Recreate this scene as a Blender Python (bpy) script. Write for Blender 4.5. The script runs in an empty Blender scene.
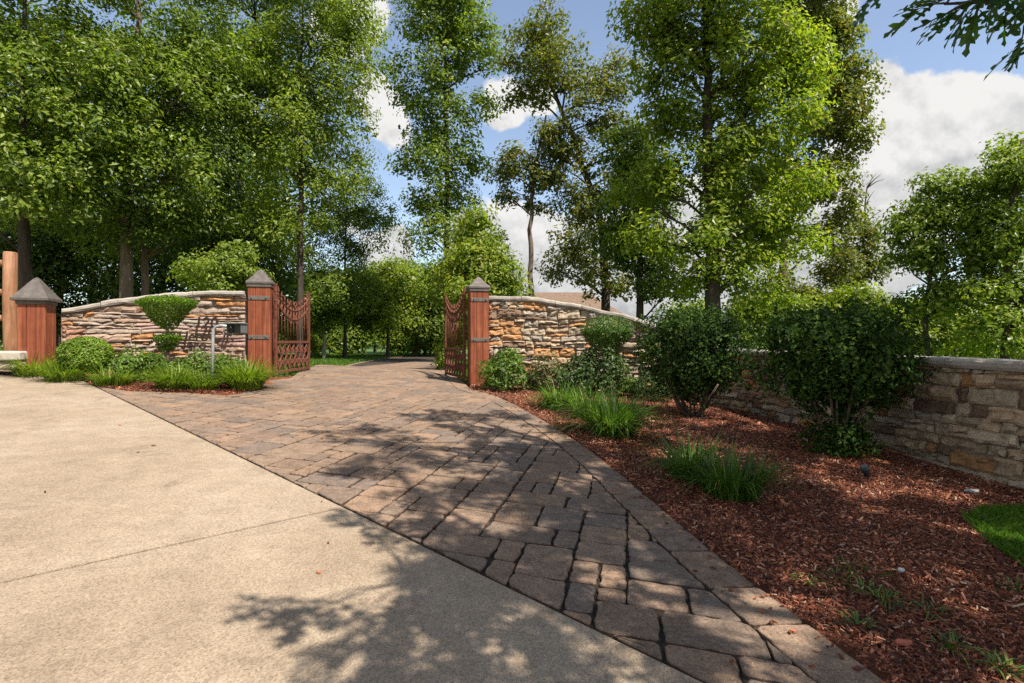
import bpy, math, random
import numpy as np
from mathutils import Vector, Matrix, noise as mnoise

# ------------------------------------------------------------------ camera, sky, sun, exposure
sc = bpy.context.scene
COL = sc.collection
EYE = 1.1
FPX = 569.0
cam_d = bpy.data.cameras.new('camera')
cam = bpy.data.objects.new('camera', cam_d)
COL.objects.link(cam)
cam.location = (0, 0, EYE)
cam.rotation_euler = (math.radians(90), 0, 0)
cam_d.sensor_width = 36
cam_d.lens = 36 * FPX / 1024
cam_d.clip_start = 0.05
cam_d.clip_end = 6000
sc.camera = cam

SUN = Vector((0.50, -0.45, 1.0)).normalized()
SUN_STRENGTH = 5.0
SKY_STRENGTH = 0.097
EXPOSURE = 0.97
sun_d = bpy.data.lights.new('sun', 'SUN')
sun_d.energy = SUN_STRENGTH
sun_d.angle = math.radians(0.53)
sun_d.color = (1.0, 0.93, 0.82)
sun = bpy.data.objects.new('sun', sun_d)
COL.objects.link(sun)
sun.rotation_euler = (-SUN).to_track_quat('-Z', 'Y').to_euler()
sun.location = SUN * 60

sc.view_settings.view_transform = 'Standard'
sc.view_settings.look = 'None'
sc.view_settings.exposure = EXPOSURE
sc.view_settings.gamma = 1
sc.view_settings.use_curve_mapping = False
sc.render.engine = 'CYCLES'
cy = sc.cycles
cy.max_bounces = 6
cy.diffuse_bounces = 3
cy.glossy_bounces = 2
cy.transmission_bounces = 4
cy.sample_clamp_indirect = 6
cy.use_denoising = False

world = bpy.data.worlds.new('World')
sc.world = world
world.use_nodes = True
wn, wl = world.node_tree.nodes, world.node_tree.links
wn.clear()


def wmath(op, a, b=None, c=None, clamp=False):
    n = wn.new('ShaderNodeMath')
    n.operation = op
    n.use_clamp = clamp
    for i, v in enumerate((a, b, c)):
        if v is None:
            continue
        if isinstance(v, (int, float)):
            n.inputs[i].default_value = v
        else:
            wl.new(v, n.inputs[i])
    return n.outputs[0]


def build_world():
    out = wn.new('ShaderNodeOutputWorld')
    bg = wn.new('ShaderNodeBackground')
    bg.inputs['Strength'].default_value = SKY_STRENGTH
    sky = wn.new('ShaderNodeTexSky')
    sky.sky_type = 'NISHITA'
    sky.sun_disc = False
    sky.sun_elevation = math.asin(SUN.z)
    sky.sun_rotation = math.atan2(SUN.x, SUN.y)
    sky.altitude = 200
    sky.air_density = 1.0
    sky.dust_density = 0.6
    sky.ozone_density = 1.6
    tc = wn.new('ShaderNodeTexCoord')
    d = tc.outputs['Generated']
    # clouds: lumps given by their directions in the sky, edges broken up by noise
    nz = wn.new('ShaderNodeTexNoise')
    nz.inputs['Scale'].default_value = 7.0
    nz.inputs['Detail'].default_value = 9
    nz.inputs['Roughness'].default_value = 0.55
    wl.new(d, nz.inputs['Vector'])
    lumps = [(925, 145, 56), (885, 118, 34), (980, 138, 38), (905, 195, 56), (955, 115, 32), (870, 215, 50), (978, 180, 40), (872, 85, 18),
             (835, 30, 20), (828, 4, 20), (362, 4, 34), (340, 28, 28), (390, 128, 26), (376, 95, 24),
             (505, 108, 24), (545, 98, 16), (505, 250, 48), (550, 262, 52), (460, 235, 20), (385, 262, 28), (350, 220, 16), (395, 238, 14),
             (700, 250, 70), (780, 270, 70), (240, 215, 40), (230, 120, 30),
             (850, 280, 40), (640, 300, 60), (-140, 40, 120), (260, -160, 80), (700, -420, 120), (100, -600, 140)]
    total = None
    lumps = [(Vector(((px - 512) / FPX, 1.0, (341.5 - py) / FPX)), r / FPX) for px, py, r in lumps]
    # unseen clouds beside and behind the camera, added to whiten the fill light
    lumps += [(Vector(v), r) for v, r in (((-1, -.6, .5), .4), ((.2, -1, .35), .4), ((1, -.5, .25), .35), ((-1, .2, .8), .35))]
    for (v, r) in lumps:
        ln = v.length if v.y == 1.0 else 1.0
        v = v.normalized()
        n = wn.new('ShaderNodeVectorMath')
        n.operation = 'DISTANCE'
        wl.new(d, n.inputs[0])
        n.inputs[1].default_value = v
        g = wmath('MULTIPLY', n.outputs['Value'], ln / r)
        g = wmath('MULTIPLY', g, g)
        g = wmath('MULTIPLY', g, -1.0)
        g = wmath('POWER', 2.718, g)
        total = g if total is None else wmath('ADD', total, g)
    total = wmath('MINIMUM', total, 1.0)
    dens = wmath('ADD', total, wmath('MULTIPLY', wmath('SUBTRACT', nz.outputs['Fac'], 0.5), 1.7))
    nz3 = wn.new('ShaderNodeTexNoise')
    nz3.inputs['Scale'].default_value = 26.0
    nz3.inputs['Detail'].default_value = 6
    nz3.inputs['Roughness'].default_value = 0.6
    wl.new(d, nz3.inputs['Vector'])
    dens = wmath('ADD', dens, wmath('MULTIPLY', wmath('SUBTRACT', nz3.outputs['Fac'], 0.5), 0.55))
    mr = wn.new('ShaderNodeMapRange')
    mr.interpolation_type = 'SMOOTHSTEP'
    mr.inputs['From Min'].default_value = 0.41
    mr.inputs['From Max'].default_value = 0.60
    wl.new(dens, mr.inputs['Value'])
    # cloud body: white knobs, grey undersides, from the slope of the same billows towards the light
    def lifted(scale, detail, rough, o):
        a = wn.new('ShaderNodeVectorMath')
        a.operation = 'ADD'
        a.inputs[1].default_value = o
        wl.new(d, a.inputs[0])
        n = wn.new('ShaderNodeTexNoise')
        n.inputs['Scale'].default_value = scale
        n.inputs['Detail'].default_value = detail
        n.inputs['Roughness'].default_value = rough
        wl.new(a.outputs[0], n.inputs['Vector'])
        return n.outputs['Fac']
    rel1 = wmath('SUBTRACT', nz.outputs['Fac'], lifted(7.0, 9, .55, (.012, -.01, .035)))
    rel3 = wmath('SUBTRACT', nz3.outputs['Fac'], lifted(26.0, 6, .6, (.004, -.003, .012)))
    sep = wn.new('ShaderNodeSeparateXYZ')
    wl.new(d, sep.inputs[0])
    hi = wn.new('ShaderNodeMapRange')
    hi.inputs['From Min'].default_value = 0.10
    hi.inputs['From Max'].default_value = 0.38
    wl.new(sep.outputs['Z'], hi.inputs['Value'])
    shade = wmath('ADD', wmath('MULTIPLY', rel1, 2.4), wmath('MULTIPLY', rel3, 1.5))
    shade = wmath('ADD', shade, wmath('ADD', wmath('MULTIPLY', hi.outputs[0], 0.7), 0.38), clamp=True)
    cc = wn.new('ShaderNodeMix')
    cc.data_type = 'RGBA'
    wl.new(shade, cc.inputs['Factor'])
    cc.inputs['A'].default_value = (2.55, 2.6, 2.7, 1)
    cc.inputs['B'].default_value = (4.75, 4.7, 4.6, 1)
    hsv = wn.new('ShaderNodeHueSaturation')
    hsv.inputs['Saturation'].default_value = 0.84
    hsv.inputs['Value'].default_value = 1.08
    wl.new(sky.outputs[0], hsv.inputs['Color'])
    mx = wn.new('ShaderNodeMix')
    mx.data_type = 'RGBA'
    wl.new(mr.outputs[0], mx.inputs['Factor'])
    wl.new(hsv.outputs[0], mx.inputs['A'])
    wl.new(cc.outputs['Result'], mx.inputs['B'])
    wl.new(mx.outputs['Result'], bg.inputs['Color'])
    wl.new(bg.outputs[0], out.inputs['Surface'])


build_world()

# ------------------------------------------------------------------ helpers
R = random.Random(7)


def smooth(t):
    t = min(1.0, max(0.0, t))
    return t * t * (3 - 2 * t)


def gz(x, y):
    """height of the ground: one plane tilted up to the left and forward, level beyond the gate, falling away to the right"""
    xc = min(5.0, max(-9.0, x))
    p = -0.06 * xc + 0.03 * min(max(y, -8.0), 13.0)
    t = smooth((y - 11.0) / 6.0)
    z = p * (1 - t) + 0.35 * t
    if x > 4.6:
        z -= 0.30 * min(x - 4.6, 18.0) * (0.6 + 0.4 * smooth((x - 4.6) / 6))
    if y > 11.0 and x > 0.2:
        z -= min((y - 11.0) * 0.09, 2.5) * smooth((x - 0.2) / 3.0)
    return z


def at(px, py):
    """ground point seen at a pixel of the photograph (flat part of the ground)"""
    u, v = (px - 512) / FPX, (py - 341.5) / FPX
    lo, hi = 0.3, 60.0
    for _ in range(60):
        m = (lo + hi) / 2
        if EYE - v * m > gz(u * m, m):
            lo = m
        else:
            hi = m
    return Vector((u * lo, lo, gz(u * lo, lo)))


def P(px, py, Y):
    return Vector(((px - 512) / FPX * Y, Y, EYE - (py - 341.5) / FPX * Y))


def tag(o, label=None, cat=None, group=None, kind=None):
    if label:
        o['label'] = label
    if cat:
        o['category'] = cat
    if group:
        o['group'] = group
    if kind:
        o['kind'] = kind
    return o


def thing(name, label, cat, loc, group=None):
    o = bpy.data.objects.new(name, None)
    COL.objects.link(o)
    o.location = loc
    o.empty_display_size = 0.1
    return tag(o, label, cat, group)


def wloc(o):
    v = Vector((0, 0, 0))
    while o is not None:
        v = v + Vector(o.location)
        o = o.parent
    return v


def link(name, me, parent=None):
    o = bpy.data.objects.new(name, me)
    COL.objects.link(o)
    if parent is not None:
        o.parent = parent
    return o


def from_np(name, V, F, mats, parent=None, smoothf=False, loc=None, colors=None, midx=None):
    """V (n,3) world coordinates, F (m,k) faces of one size"""
    V = np.asarray(V, dtype=np.float64)
    F = np.asarray(F, dtype=np.int32)
    if parent is not None:
        V = V - np.array(wloc(parent))
    elif loc is not None:
        V = V - np.array(loc)
    me = bpy.data.meshes.new(name)
    k = F.shape[1]
    me.vertices.add(len(V))
    me.vertices.foreach_set('co', V.astype(np.float32).ravel())
    me.loops.add(F.size)
    me.loops.foreach_set('vertex_index', F.ravel())
    me.polygons.add(len(F))
    me.polygons.foreach_set('loop_start', np.arange(0, F.size, k, dtype=np.int32))
    me.polygons.foreach_set('loop_total', np.full(len(F), k, dtype=np.int32))
    if midx is not None:
        me.polygons.foreach_set('material_index', np.asarray(midx, dtype=np.int32))
    me.polygons.foreach_set('use_smooth', np.full(len(F), bool(smoothf)))
    for m in (mats if isinstance(mats, (list, tuple)) else [mats]):
        me.materials.append(m)
    me.update(calc_edges=True)
    me.validate()
    o = link(name, me, parent)
    if parent is None and loc is not None:
        o.location = loc
    return o


class MB:
    """collects faces of any size; builds ONE mesh object"""

    def __init__(self):
        self.v, self.f, self.c, self.m, self.s = [], [], [], [], []

    def vert(self, p):
        self.v.append((p[0], p[1], p[2]))
        return len(self.v) - 1

    def face(self, idx, col=(1, 1, 1), mat=0, sm=False):
        self.f.append(tuple(idx))
        self.c.append(col)
        self.m.append(mat)
        self.s.append(sm)

    def hexa(self, p, col=(1, 1, 1), mat=0):
        """p: 8 points, bottom ring then top ring"""
        i = [self.vert(q) for q in p]
        for q in ((3, 2, 1, 0), (4, 5, 6, 7), (0, 1, 5, 4), (1, 2, 6, 5), (2, 3, 7, 6), (3, 0, 4, 7)):
            self.face([i[k] for k in q], col, mat)

    def box(self, c, s, M=None, col=(1, 1, 1), mat=0, bev=0.0):
        M = M or Matrix.Identity(3)
        hx, hy, hz = s[0] / 2, s[1] / 2, s[2] / 2
        c = Vector(c)
        if bev <= 0:
            pts = [c + M @ Vector((x, y, z)) for z in (-hz, hz) for (x, y) in ((-hx, -hy), (hx, -hy), (hx, hy), (-hx, hy))]
            self.hexa(pts, col, mat)
            return
        b = min(bev, hx * .8, hy * .8, hz * .8)
        def ring(ex, ey, z):
            out = []
            for sx, sy, o in ((1, 1, 0), (-1, 1, 1), (-1, -1, 0), (1, -1, 1)):
                a = Vector((sx * (ex), sy * (ey - b), z))
                d = Vector((sx * (ex - b), sy * (ey), z))
                out += ([a, d] if o == 0 else [d, a])
            return [self.vert(c + M @ q) for q in out]
        r = [ring(hx - b, hy - b, -hz), ring(hx, hy, -hz + b), ring(hx, hy, hz - b), ring(hx - b, hy - b, hz)]
        for k in range(3):
            for j in range(8):
                self.face((r[k][j], r[k][(j + 1) % 8], r[k + 1][(j + 1) % 8], r[k + 1][j]), col, mat)
        self.face(list(reversed(r[0])), col, mat)
        self.face(r[3], col, mat)

    def tube(self, pts, rad, n=8, col=(1, 1, 1), mat=0, caps=True, jit=0.0, rng=None):
        pts = [Vector(p) for p in pts]
        if not isinstance(rad, (list, tuple)):
            rad = [rad] * len(pts)
        rings = []
        ref = Vector((0.31, 0.95, 0.07))
        for i, p in enumerate(pts):
            d = (pts[min(i + 1, len(pts) - 1)] - pts[max(i - 1, 0)])
            if d.length < 1e-9:
                d = Vector((0, 0, 1))
            d.normalize()
            a = d.cross(ref)
            if a.length < 1e-3:
                a = d.cross(Vector((1, 0, 0)))
            a.normalize()
            b = d.cross(a)
            ring = []
            for k in range(n):
                t = 2 * math.pi * k / n
                r = rad[i]
                if jit:
                    r *= 1 + jit * (rng.random() - .5)
                ring.append(self.vert(p + a * (math.cos(t) * r) + b * (math.sin(t) * r)))
            rings.append(ring)
        for i in range(len(rings) - 1):
            for k in range(n):
                self.face((rings[i][k], rings[i][(k + 1) % n], rings[i + 1][(k + 1) % n], rings[i + 1][k]), col, mat, True)
        if caps:
            self.face(list(reversed(rings[0])), col, mat)
            self.face(rings[-1], col, mat)

    def build(self, name, mats, parent=None, loc=None, colors=False):
        me = bpy.data.meshes.new(name)
        o0 = wloc(parent) if parent is not None else Vector(loc or (0, 0, 0))
        me.from_pydata([(a - o0.x, b - o0.y, c - o0.z) for a, b, c in self.v], [], self.f)
        for m in (mats if isinstance(mats, (list, tuple)) else [mats]):
            me.materials.append(m)
        me.polygons.foreach_set('material_index', self.m)
        me.polygons.foreach_set('use_smooth', self.s)
        if colors:
            ca = me.color_attributes.new('tone', 'FLOAT_COLOR', 'CORNER')
            arr = []
            for f, c in zip(self.f, self.c):
                arr += [c[0], c[1], c[2], 1.0] * len(f)
            ca.data.foreach_set('color', arr)
        me.update()
        o = link(name, me, parent)
        if parent is None and loc is not None:
            o.location = loc
        return o


# ------------------------------------------------------------------ materials
def new_mat(name):
    m = bpy.data.materials.new(name)
    m.use_nodes = True
    nt = m.node_tree
    nt.nodes.clear()
    out = nt.nodes.new('ShaderNodeOutputMaterial')
    b = nt.nodes.new('ShaderNodeBsdfPrincipled')
    nt.links.new(b.outputs[0], out.inputs['Surface'])
    return m, nt, b, out


def nd(nt, typ, **kw):
    n = nt.nodes.new(typ)
    for k, v in kw.items():
        if k in n.inputs.keys():
            n.inputs[k].default_value = v
        else:
            setattr(n, k, v)
    return n


def noise_node(nt, scale, detail=5, rough=0.55, coord=None, dist=0.0):
    n = nd(nt, 'ShaderNodeTexNoise', Scale=scale, Detail=detail, Roughness=rough, Distortion=dist)
    if coord is None:
        coord = nd(nt, 'ShaderNodeNewGeometry').outputs['Position']
    nt.links.new(coord, n.inputs['Vector'])
    return n.outputs['Fac']


def ramp(nt, fac, stops):
    r = nd(nt, 'ShaderNodeValToRGB')
    e = r.color_ramp.elements
    while len(e) < len(stops):
        e.new(0.5)
    for i, (p, c) in enumerate(stops):
        e[i].position = p
        e[i].color = (c[0], c[1], c[2], 1) if not isinstance(c, float) else (c, c, c, 1)
    nt.links.new(fac, r.inputs['Fac'])
    return r.outputs['Color']


def mixc(nt, a, b, fac, mode='MIX'):
    n = nd(nt, 'ShaderNodeMix', data_type='RGBA', blend_type=mode)
    for s, v in (('Factor', fac), ('A', a), ('B', b)):
        i = n.inputs[s] if s == 'Factor' else [q for q in n.inputs if q.name == s and q.type == 'RGBA'][0]
        if isinstance(v, (int, float)):
            i.default_value = v
        elif isinstance(v, tuple):
            i.default_value = (v[0], v[1], v[2], 1)
        else:
            nt.links.new(v, i)
    return [q for q in n.outputs if q.type == 'RGBA'][0]


def bump(nt, b, height, strength=0.4, dist=0.01):
    n = nd(nt, 'ShaderNodeBump', Strength=strength, Distance=dist)
    nt.links.new(height, n.inputs['Height'])
    nt.links.new(n.outputs[0], b.inputs['Normal'])


def leaf_mat(name, stops, trans=0.35, rough=0.42, spec=0.4, tmul=(1.35, 1.5, 0.55)):
    m, nt, b, out = new_mat(name)
    g = nd(nt, 'ShaderNodeNewGeometry')
    c = ramp(nt, g.outputs['Random Per Island'], stops)
    c2 = mixc(nt, c, (0.5, 0.55, 0.6), ramp(nt, noise_node(nt, 1.3, 3), [(.38, 0.0), (.62, 1.0)]), 'MULTIPLY')
    c = mixc(nt, c, c2, 0.65)
    nt.links.new(c, b.inputs['Base Color'])
    b.inputs['Roughness'].default_value = rough
    b.inputs['Specular IOR Level'].default_value = spec
    t = nd(nt, 'ShaderNodeBsdfTranslucent')
    nt.links.new(mixc(nt, c, tmul, 1.0, 'MULTIPLY'), t.inputs['Color'])
    mx = nd(nt, 'ShaderNodeMixShader')
    mx.inputs[0].default_value = trans
    nt.links.new(b.outputs[0], mx.inputs[1])
    nt.links.new(t.outputs[0], mx.inputs[2])
    nt.links.new(mx.outputs[0], out.inputs['Surface'])
    return m


M = {}
# trees
M['leaf_mid'] = leaf_mat('leaf_mid', [(0, (.07, .115, .016)), (.45, (.15, .215, .026)), (.85, (.245, .305, .04)), (1, (.34, .36, .06))], .5)
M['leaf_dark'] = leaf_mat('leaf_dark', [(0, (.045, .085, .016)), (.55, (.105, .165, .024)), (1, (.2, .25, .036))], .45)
M['leaf_bright'] = leaf_mat('leaf_bright', [(0, (.11, .165, .014)), (.45, (.215, .285, .024)), (.88, (.33, .37, .04)), (1, (.42, .38, .05))], .52)
M['leaf_yellow'] = leaf_mat('leaf_yellow', [(0, (.115, .17, .02)), (.55, (.205, .27, .034)), (1, (.32, .35, .05))], .5)
M['leaf_olive'] = leaf_mat('leaf_olive', [(0, (.085, .11, .02)), (.5, (.165, .195, .03)), (.85, (.25, .24, .04)), (1, (.28, .17, .045))], .46)
M['leaf_oak'] = leaf_mat('leaf_oak', [(0, (.03, .08, .012)), (.6, (.05, .115, .016)), (1, (.075, .14, .022))], .3)
# shrubs and herbs
M['box_leaf'] = leaf_mat('box_leaf', [(0, (.075, .14, .01)), (.6, (.145, .235, .014)), (1, (.26, .34, .025))], .32, .45)
M['cone_leaf'] = leaf_mat('cone_leaf', [(0, (.06, .125, .01)), (.6, (.125, .22, .012)), (1, (.22, .33, .02))], .32, .45)
M['topiary_dark'] = leaf_mat('topiary_dark', [(0, (.035, .08, .01)), (.6, (.065, .135, .013)), (1, (.14, .22, .02))], .28, .5)
M['holly_leaf'] = leaf_mat('holly_leaf', [(0, (.015, .04, .009)), (.6, (.034, .072, .009)), (1, (.075, .125, .016))], .22, .62, .12)
M['shrub_leaf'] = leaf_mat('shrub_leaf', [(0, (.065, .13, .014)), (.6, (.125, .21, .02)), (1, (.2, .27, .04))], .35, .5)
M['shrub_dark'] = leaf_mat('shrub_dark', [(0, (.035, .075, .016)), (.6, (.06, .115, .02)), (1, (.12, .15, .04))], .28, .5)
M['shrub_pink'] = leaf_mat('shrub_pink', [(0, (.07, .12, .02)), (.55, (.13, .17, .035)), (.8, (.27, .17, .1)), (1, (.36, .2, .16))], .32, .5)
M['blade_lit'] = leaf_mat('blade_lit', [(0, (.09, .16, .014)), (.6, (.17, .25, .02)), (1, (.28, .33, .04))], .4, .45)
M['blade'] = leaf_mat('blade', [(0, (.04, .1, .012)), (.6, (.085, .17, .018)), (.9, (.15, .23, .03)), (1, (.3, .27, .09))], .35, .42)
M['turf'] = leaf_mat('turf', [(0, (.06, .13, .012)), (.7, (.1, .2, .016)), (1, (.17, .26, .03))], .35, .5)


def bark_mat(name, c1, c2, sc_=9.0):
    m, nt, b, out = new_mat(name)
    g = nd(nt, 'ShaderNodeNewGeometry').outputs['Position']
    mp = nd(nt, 'ShaderNodeMapping')
    mp.inputs['Scale'].default_value = (1, 1, .22)
    nt.links.new(g, mp.inputs['Vector'])
    n = noise_node(nt, sc_, 7, .65, mp.outputs[0])
    nt.links.new(ramp(nt, n, [(.3, c1), (.7, c2)]), b.inputs['Base Color'])
    b.inputs['Roughness'].default_value = .9
    bump(nt, b, n, .9, .04)
    return m


M['bark_dark'] = bark_mat('bark_dark', (.018, .012, .008), (.07, .048, .034))
M['bark_brown'] = bark_mat('bark_brown', (.06, .04, .028), (.2, .145, .1))
M['bark_pale'] = bark_mat('bark_pale', (.12, .1, .085), (.36, .32, .28))


def ground_mat():
    m, nt, b, out = new_mat('ground_cover')
    n = noise_node(nt, 1.6, 8, .62)
    n2 = noise_node(nt, 34, 5, .7)
    a = ramp(nt, n, [(.3, (.03, .07, .012)), (.55, (.06, .13, .016)), (.8, (.1, .14, .03))])
    c = mixc(nt, a, ramp(nt, n2, [(.3, (.55, .55, .5)), (.75, (1.1, 1.1, 1.0))]), .8, 'MULTIPLY')
    nt.links.new(c, b.inputs['Base Color'])
    b.inputs['Roughness'].default_value = .95
    bump(nt, b, n2, .8, .03)
    return m


M['ground'] = ground_mat()


def concrete_mat():
    m, nt, b, out = new_mat('exposed_concrete')
    big = noise_node(nt, .8, 6, .6)
    mid = noise_node(nt, 5.5, 6, .65)
    v = nd(nt, 'ShaderNodeTexVoronoi', Scale=150.0)
    g = nd(nt, 'ShaderNodeNewGeometry').outputs['Position']
    nt.links.new(g, v.inputs['Vector'])
    fine = noise_node(nt, 120, 5, .75)
    base = ramp(nt, big, [(.28, (.23, .178, .128)), (.5, (.278, .22, .162)), (.74, (.325, .266, .205))])
    base = mixc(nt, base, ramp(nt, mid, [(.3, (.76, .74, .72)), (.6, (1.0, 1.0, 1.0)), (.78, (1.16, 1.16, 1.17))]), .75, 'MULTIPLY')
    agg = ramp(nt, v.outputs['Color'], [(0, (.62, .58, .54)), (.5, (1.0, .98, .94)), (1, (1.3, 1.27, 1.22))])
    base = mixc(nt, base, agg, .85, 'MULTIPLY')
    base = mixc(nt, base, ramp(nt, fine, [(.3, (.38, .35, .33)), (.44, (1, 1, 1)), (.7, (1.22, 1.22, 1.22))]), 1.0, 'MULTIPLY')
    # tyre-worn streaks and dark stains with a shape of their own
    st = noise_node(nt, 2.3, 8, .72, dist=1.2)
    base = mixc(nt, base, (.1, .072, .05), ramp(nt, st, [(.55, 0.0), (.75, .62)]))
    pale = noise_node(nt, 3.1, 6, .8, dist=.6)
    base = mixc(nt, base, (.5, .47, .43), ramp(nt, pale, [(.67, 0.0), (.75, .65)]))
    nt.links.new(base, b.inputs['Base Color'])
    b.inputs['Roughness'].default_value = .88
    b.inputs['Specular IOR Level'].default_value = .25
    h = nd(nt, 'ShaderNodeMath', operation='ADD')
    nt.links.new(v.outputs['Distance'], h.inputs[0])
    nt.links.new(fine, h.inputs[1])
    bump(nt, b, h.outputs[0], .6, .004)
    return m


M['concrete'] = concrete_mat()


def toned_mat(name, spread=.5, scale=14, fine=90, bs=.6, bd=.01, rough=.9, streak=None, speck=0):
    """colour from the per-face attribute 'tone', broken up by noise"""
    m, nt, b, out = new_mat(name)
    a = nd(nt, 'ShaderNodeVertexColor', layer_name='tone')
    n = noise_node(nt, scale, 7, .65)
    f = noise_node(nt, fine, 4, .7)
    c = mixc(nt, a.outputs['Color'], ramp(nt, n, [(.25, (.55, .52, .5)), (.5, (1, 1, 1)), (.78, (1.35, 1.33, 1.3))]), spread, 'MULTIPLY')
    c = mixc(nt, c, ramp(nt, f, [(.28, (.5, .48, .46)), (.5, (1, 1, 1)), (.75, (1.35, 1.34, 1.32))]), spread, 'MULTIPLY')
    if speck:
        vo = nd(nt, 'ShaderNodeTexVoronoi', Scale=float(speck))
        nt.links.new(nd(nt, 'ShaderNodeNewGeometry').outputs['Position'], vo.inputs['Vector'])
        c = mixc(nt, c, ramp(nt, vo.outputs['Color'], [(0, (.45, .42, .4)), (.3, (.9, .9, .9)), (.75, (1.05, 1.05, 1.05)), (1, (1.75, 1.72, 1.65))]), .75, 'MULTIPLY')
    if streak:
        s = noise_node(nt, streak[0], 6, .7, dist=.8)
        c = mixc(nt, c, streak[1], ramp(nt, s, [(.58, 0.0), (.72, streak[2])]))
    nt.links.new(c, b.inputs['Base Color'])
    b.inputs['Roughness'].default_value = rough
    b.inputs['Specular IOR Level'].default_value = .25
    h = nd(nt, 'ShaderNodeMath', operation='MULTIPLY_ADD')
    nt.links.new(f, h.inputs[0])
    h.inputs[1].default_value = .45
    nt.links.new(n, h.inputs[2])
    bump(nt, b, h.outputs[0], bs, bd)
    return m


M['paver'] = toned_mat('tumbled_paver', .85, 11, 75, 1.0, .009, .92, (3.5, (.25, .21, .17), .45), 170)
M['stone'] = toned_mat('ledge_stone', .75, 10, 55, .9, .02, .92, (6, (.25, .13, .05), .5))
M['coping'] = toned_mat('coping_stone', .7, 8, 70, .8, .015, .9)


def plain(name, col, rough=.6, metal=0.0, nscale=0, namp=.4, bd=.004, spec=.4):
    m, nt, b, out = new_mat(name)
    b.inputs['Roughness'].default_value = rough
    b.inputs['Metallic'].default_value = metal
    b.inputs['Specular IOR Level'].default_value = spec
    if nscale:
        n = noise_node(nt, nscale, 7, .65)
        lo = tuple(c * (1 - namp) for c in col)
        hi = tuple(min(1, c * (1 + namp)) for c in col)
        nt.links.new(ramp(nt, n, [(.3, lo), (.7, hi)]), b.inputs['Base Color'])
        bump(nt, b, n, .5, bd)
    else:
        b.inputs['Base Color'].default_value = (*col, 1)
    return m


M['sand'] = plain('joint_sand', (.032, .022, .015), .95, 0, 60, .6)
M['joint'] = plain('joint_filler', (.13, .09, .055), .95, 0, 40, .6)
M['mortar'] = plain('mortar', (.19, .14, .1), .95, 0, 30, .6)
M['iron'] = plain('dark_iron', (.12, .105, .09), .65, .3, 30, .45)
M['letter'] = plain('bronze_letter', (.035, .02, .012), .6, .2, 30, .4)
M['steel'] = plain('galvanised_steel', (.42, .43, .44), .55, .5, 25, .25)
M['keypad'] = plain('keypad_grey', (.11, .12, .12), .5, .2, 25, .3)
M['keypad_face'] = plain('keypad_face', (.025, .022, .02), .3, 0)
M['slate'] = plain('cap_metal', (.095, .08, .07), .62, .15, 14, .35)
M['rust'] = plain('rusted_iron', (.115, .035, .018), .8, .1, 22, .65)
M['roof'] = plain('house_shingle', (.15, .10, .068), .9, 0, 6, .3)
M['siding'] = plain('house_siding', (.45, .36, .27), .8, 0, 3, .1)
M['pane'] = plain('window_glass', (.03, .04, .05), .08, 0)
M['trim'] = plain('white_trim', (.75, .73, .7), .6, 0)
M['pebble'] = plain('pale_stone', (.42, .42, .42), .85, 0, 30, .3)
M['brickchip'] = plain('brick_chip', (.36, .1, .06), .85, 0, 30, .3)
M['blackplastic'] = plain('black_plastic', (.02, .025, .03), .35, 0)
M['lens'] = plain('lamp_lens', (.08, .09, .1), .1, 0)


def wood_mat(name, c1, c2, c3, scale=(26, 26, 1.1)):
    m, nt, b, out = new_mat(name)
    tc = nd(nt, 'ShaderNodeNewGeometry').outputs['Position']
    mp = nd(nt, 'ShaderNodeMapping')
    mp.inputs['Scale'].default_value = scale
    nt.links.new(tc, mp.inputs['Vector'])
    n = noise_node(nt, 1.0, 8, .65, mp.outputs[0], .6)
    n2 = noise_node(nt, 7, 4, .6)
    c = ramp(nt, n, [(.3, c1), (.5, c2), (.72, c3)])
    c = mixc(nt, c, ramp(nt, n2, [(.3, (.7, .68, .66)), (.7, (1.15, 1.15, 1.15))]), .6, 'MULTIPLY')
    nt.links.new(c, b.inputs['Base Color'])
    b.inputs['Roughness'].default_value = .6
    b.inputs['Specular IOR Level'].default_value = .3
    bump(nt, b, n, .5, .006)
    return m


M['cedar'] = wood_mat('red_cedar', (.085, .022, .01), (.2, .053, .022), (.31, .1, .045))
M['rough_timber'] = wood_mat('rough_timber', (.14, .06, .028), (.27, .13, .065), (.38, .21, .12), (14, 14, 1.5))


def mulch_mat(name, island=True):
    m, nt, b, out = new_mat(name)
    if island:
        f = nd(nt, 'ShaderNodeNewGeometry').outputs['Random Per Island']
    else:
        f = noise_node(nt, 70, 4, .7)
    c = ramp(nt, f, [(0, (.03, .009, .005)), (.35, (.115, .033, .012)), (.7, (.225, .066, .026)), (.92, (.37, .15, .08)), (1, (.5, .37, .26))])
    big = noise_node(nt, 1.6, 5, .6)
    c = mixc(nt, c, ramp(nt, big, [(.3, (.8, .72, .68)), (.65, (1.15, 1.12, 1.08))]), .8, 'MULTIPLY')
    nt.links.new(c, b.inputs['Base Color'])
    b.inputs['Roughness'].default_value = .85
    if not island:
        bump(nt, b, f, 1.0, .02)
    return m


M['mulch'] = mulch_mat('mulch_chips')
M['mulch_bed'] = mulch_mat('mulch_bed', False)


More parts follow.
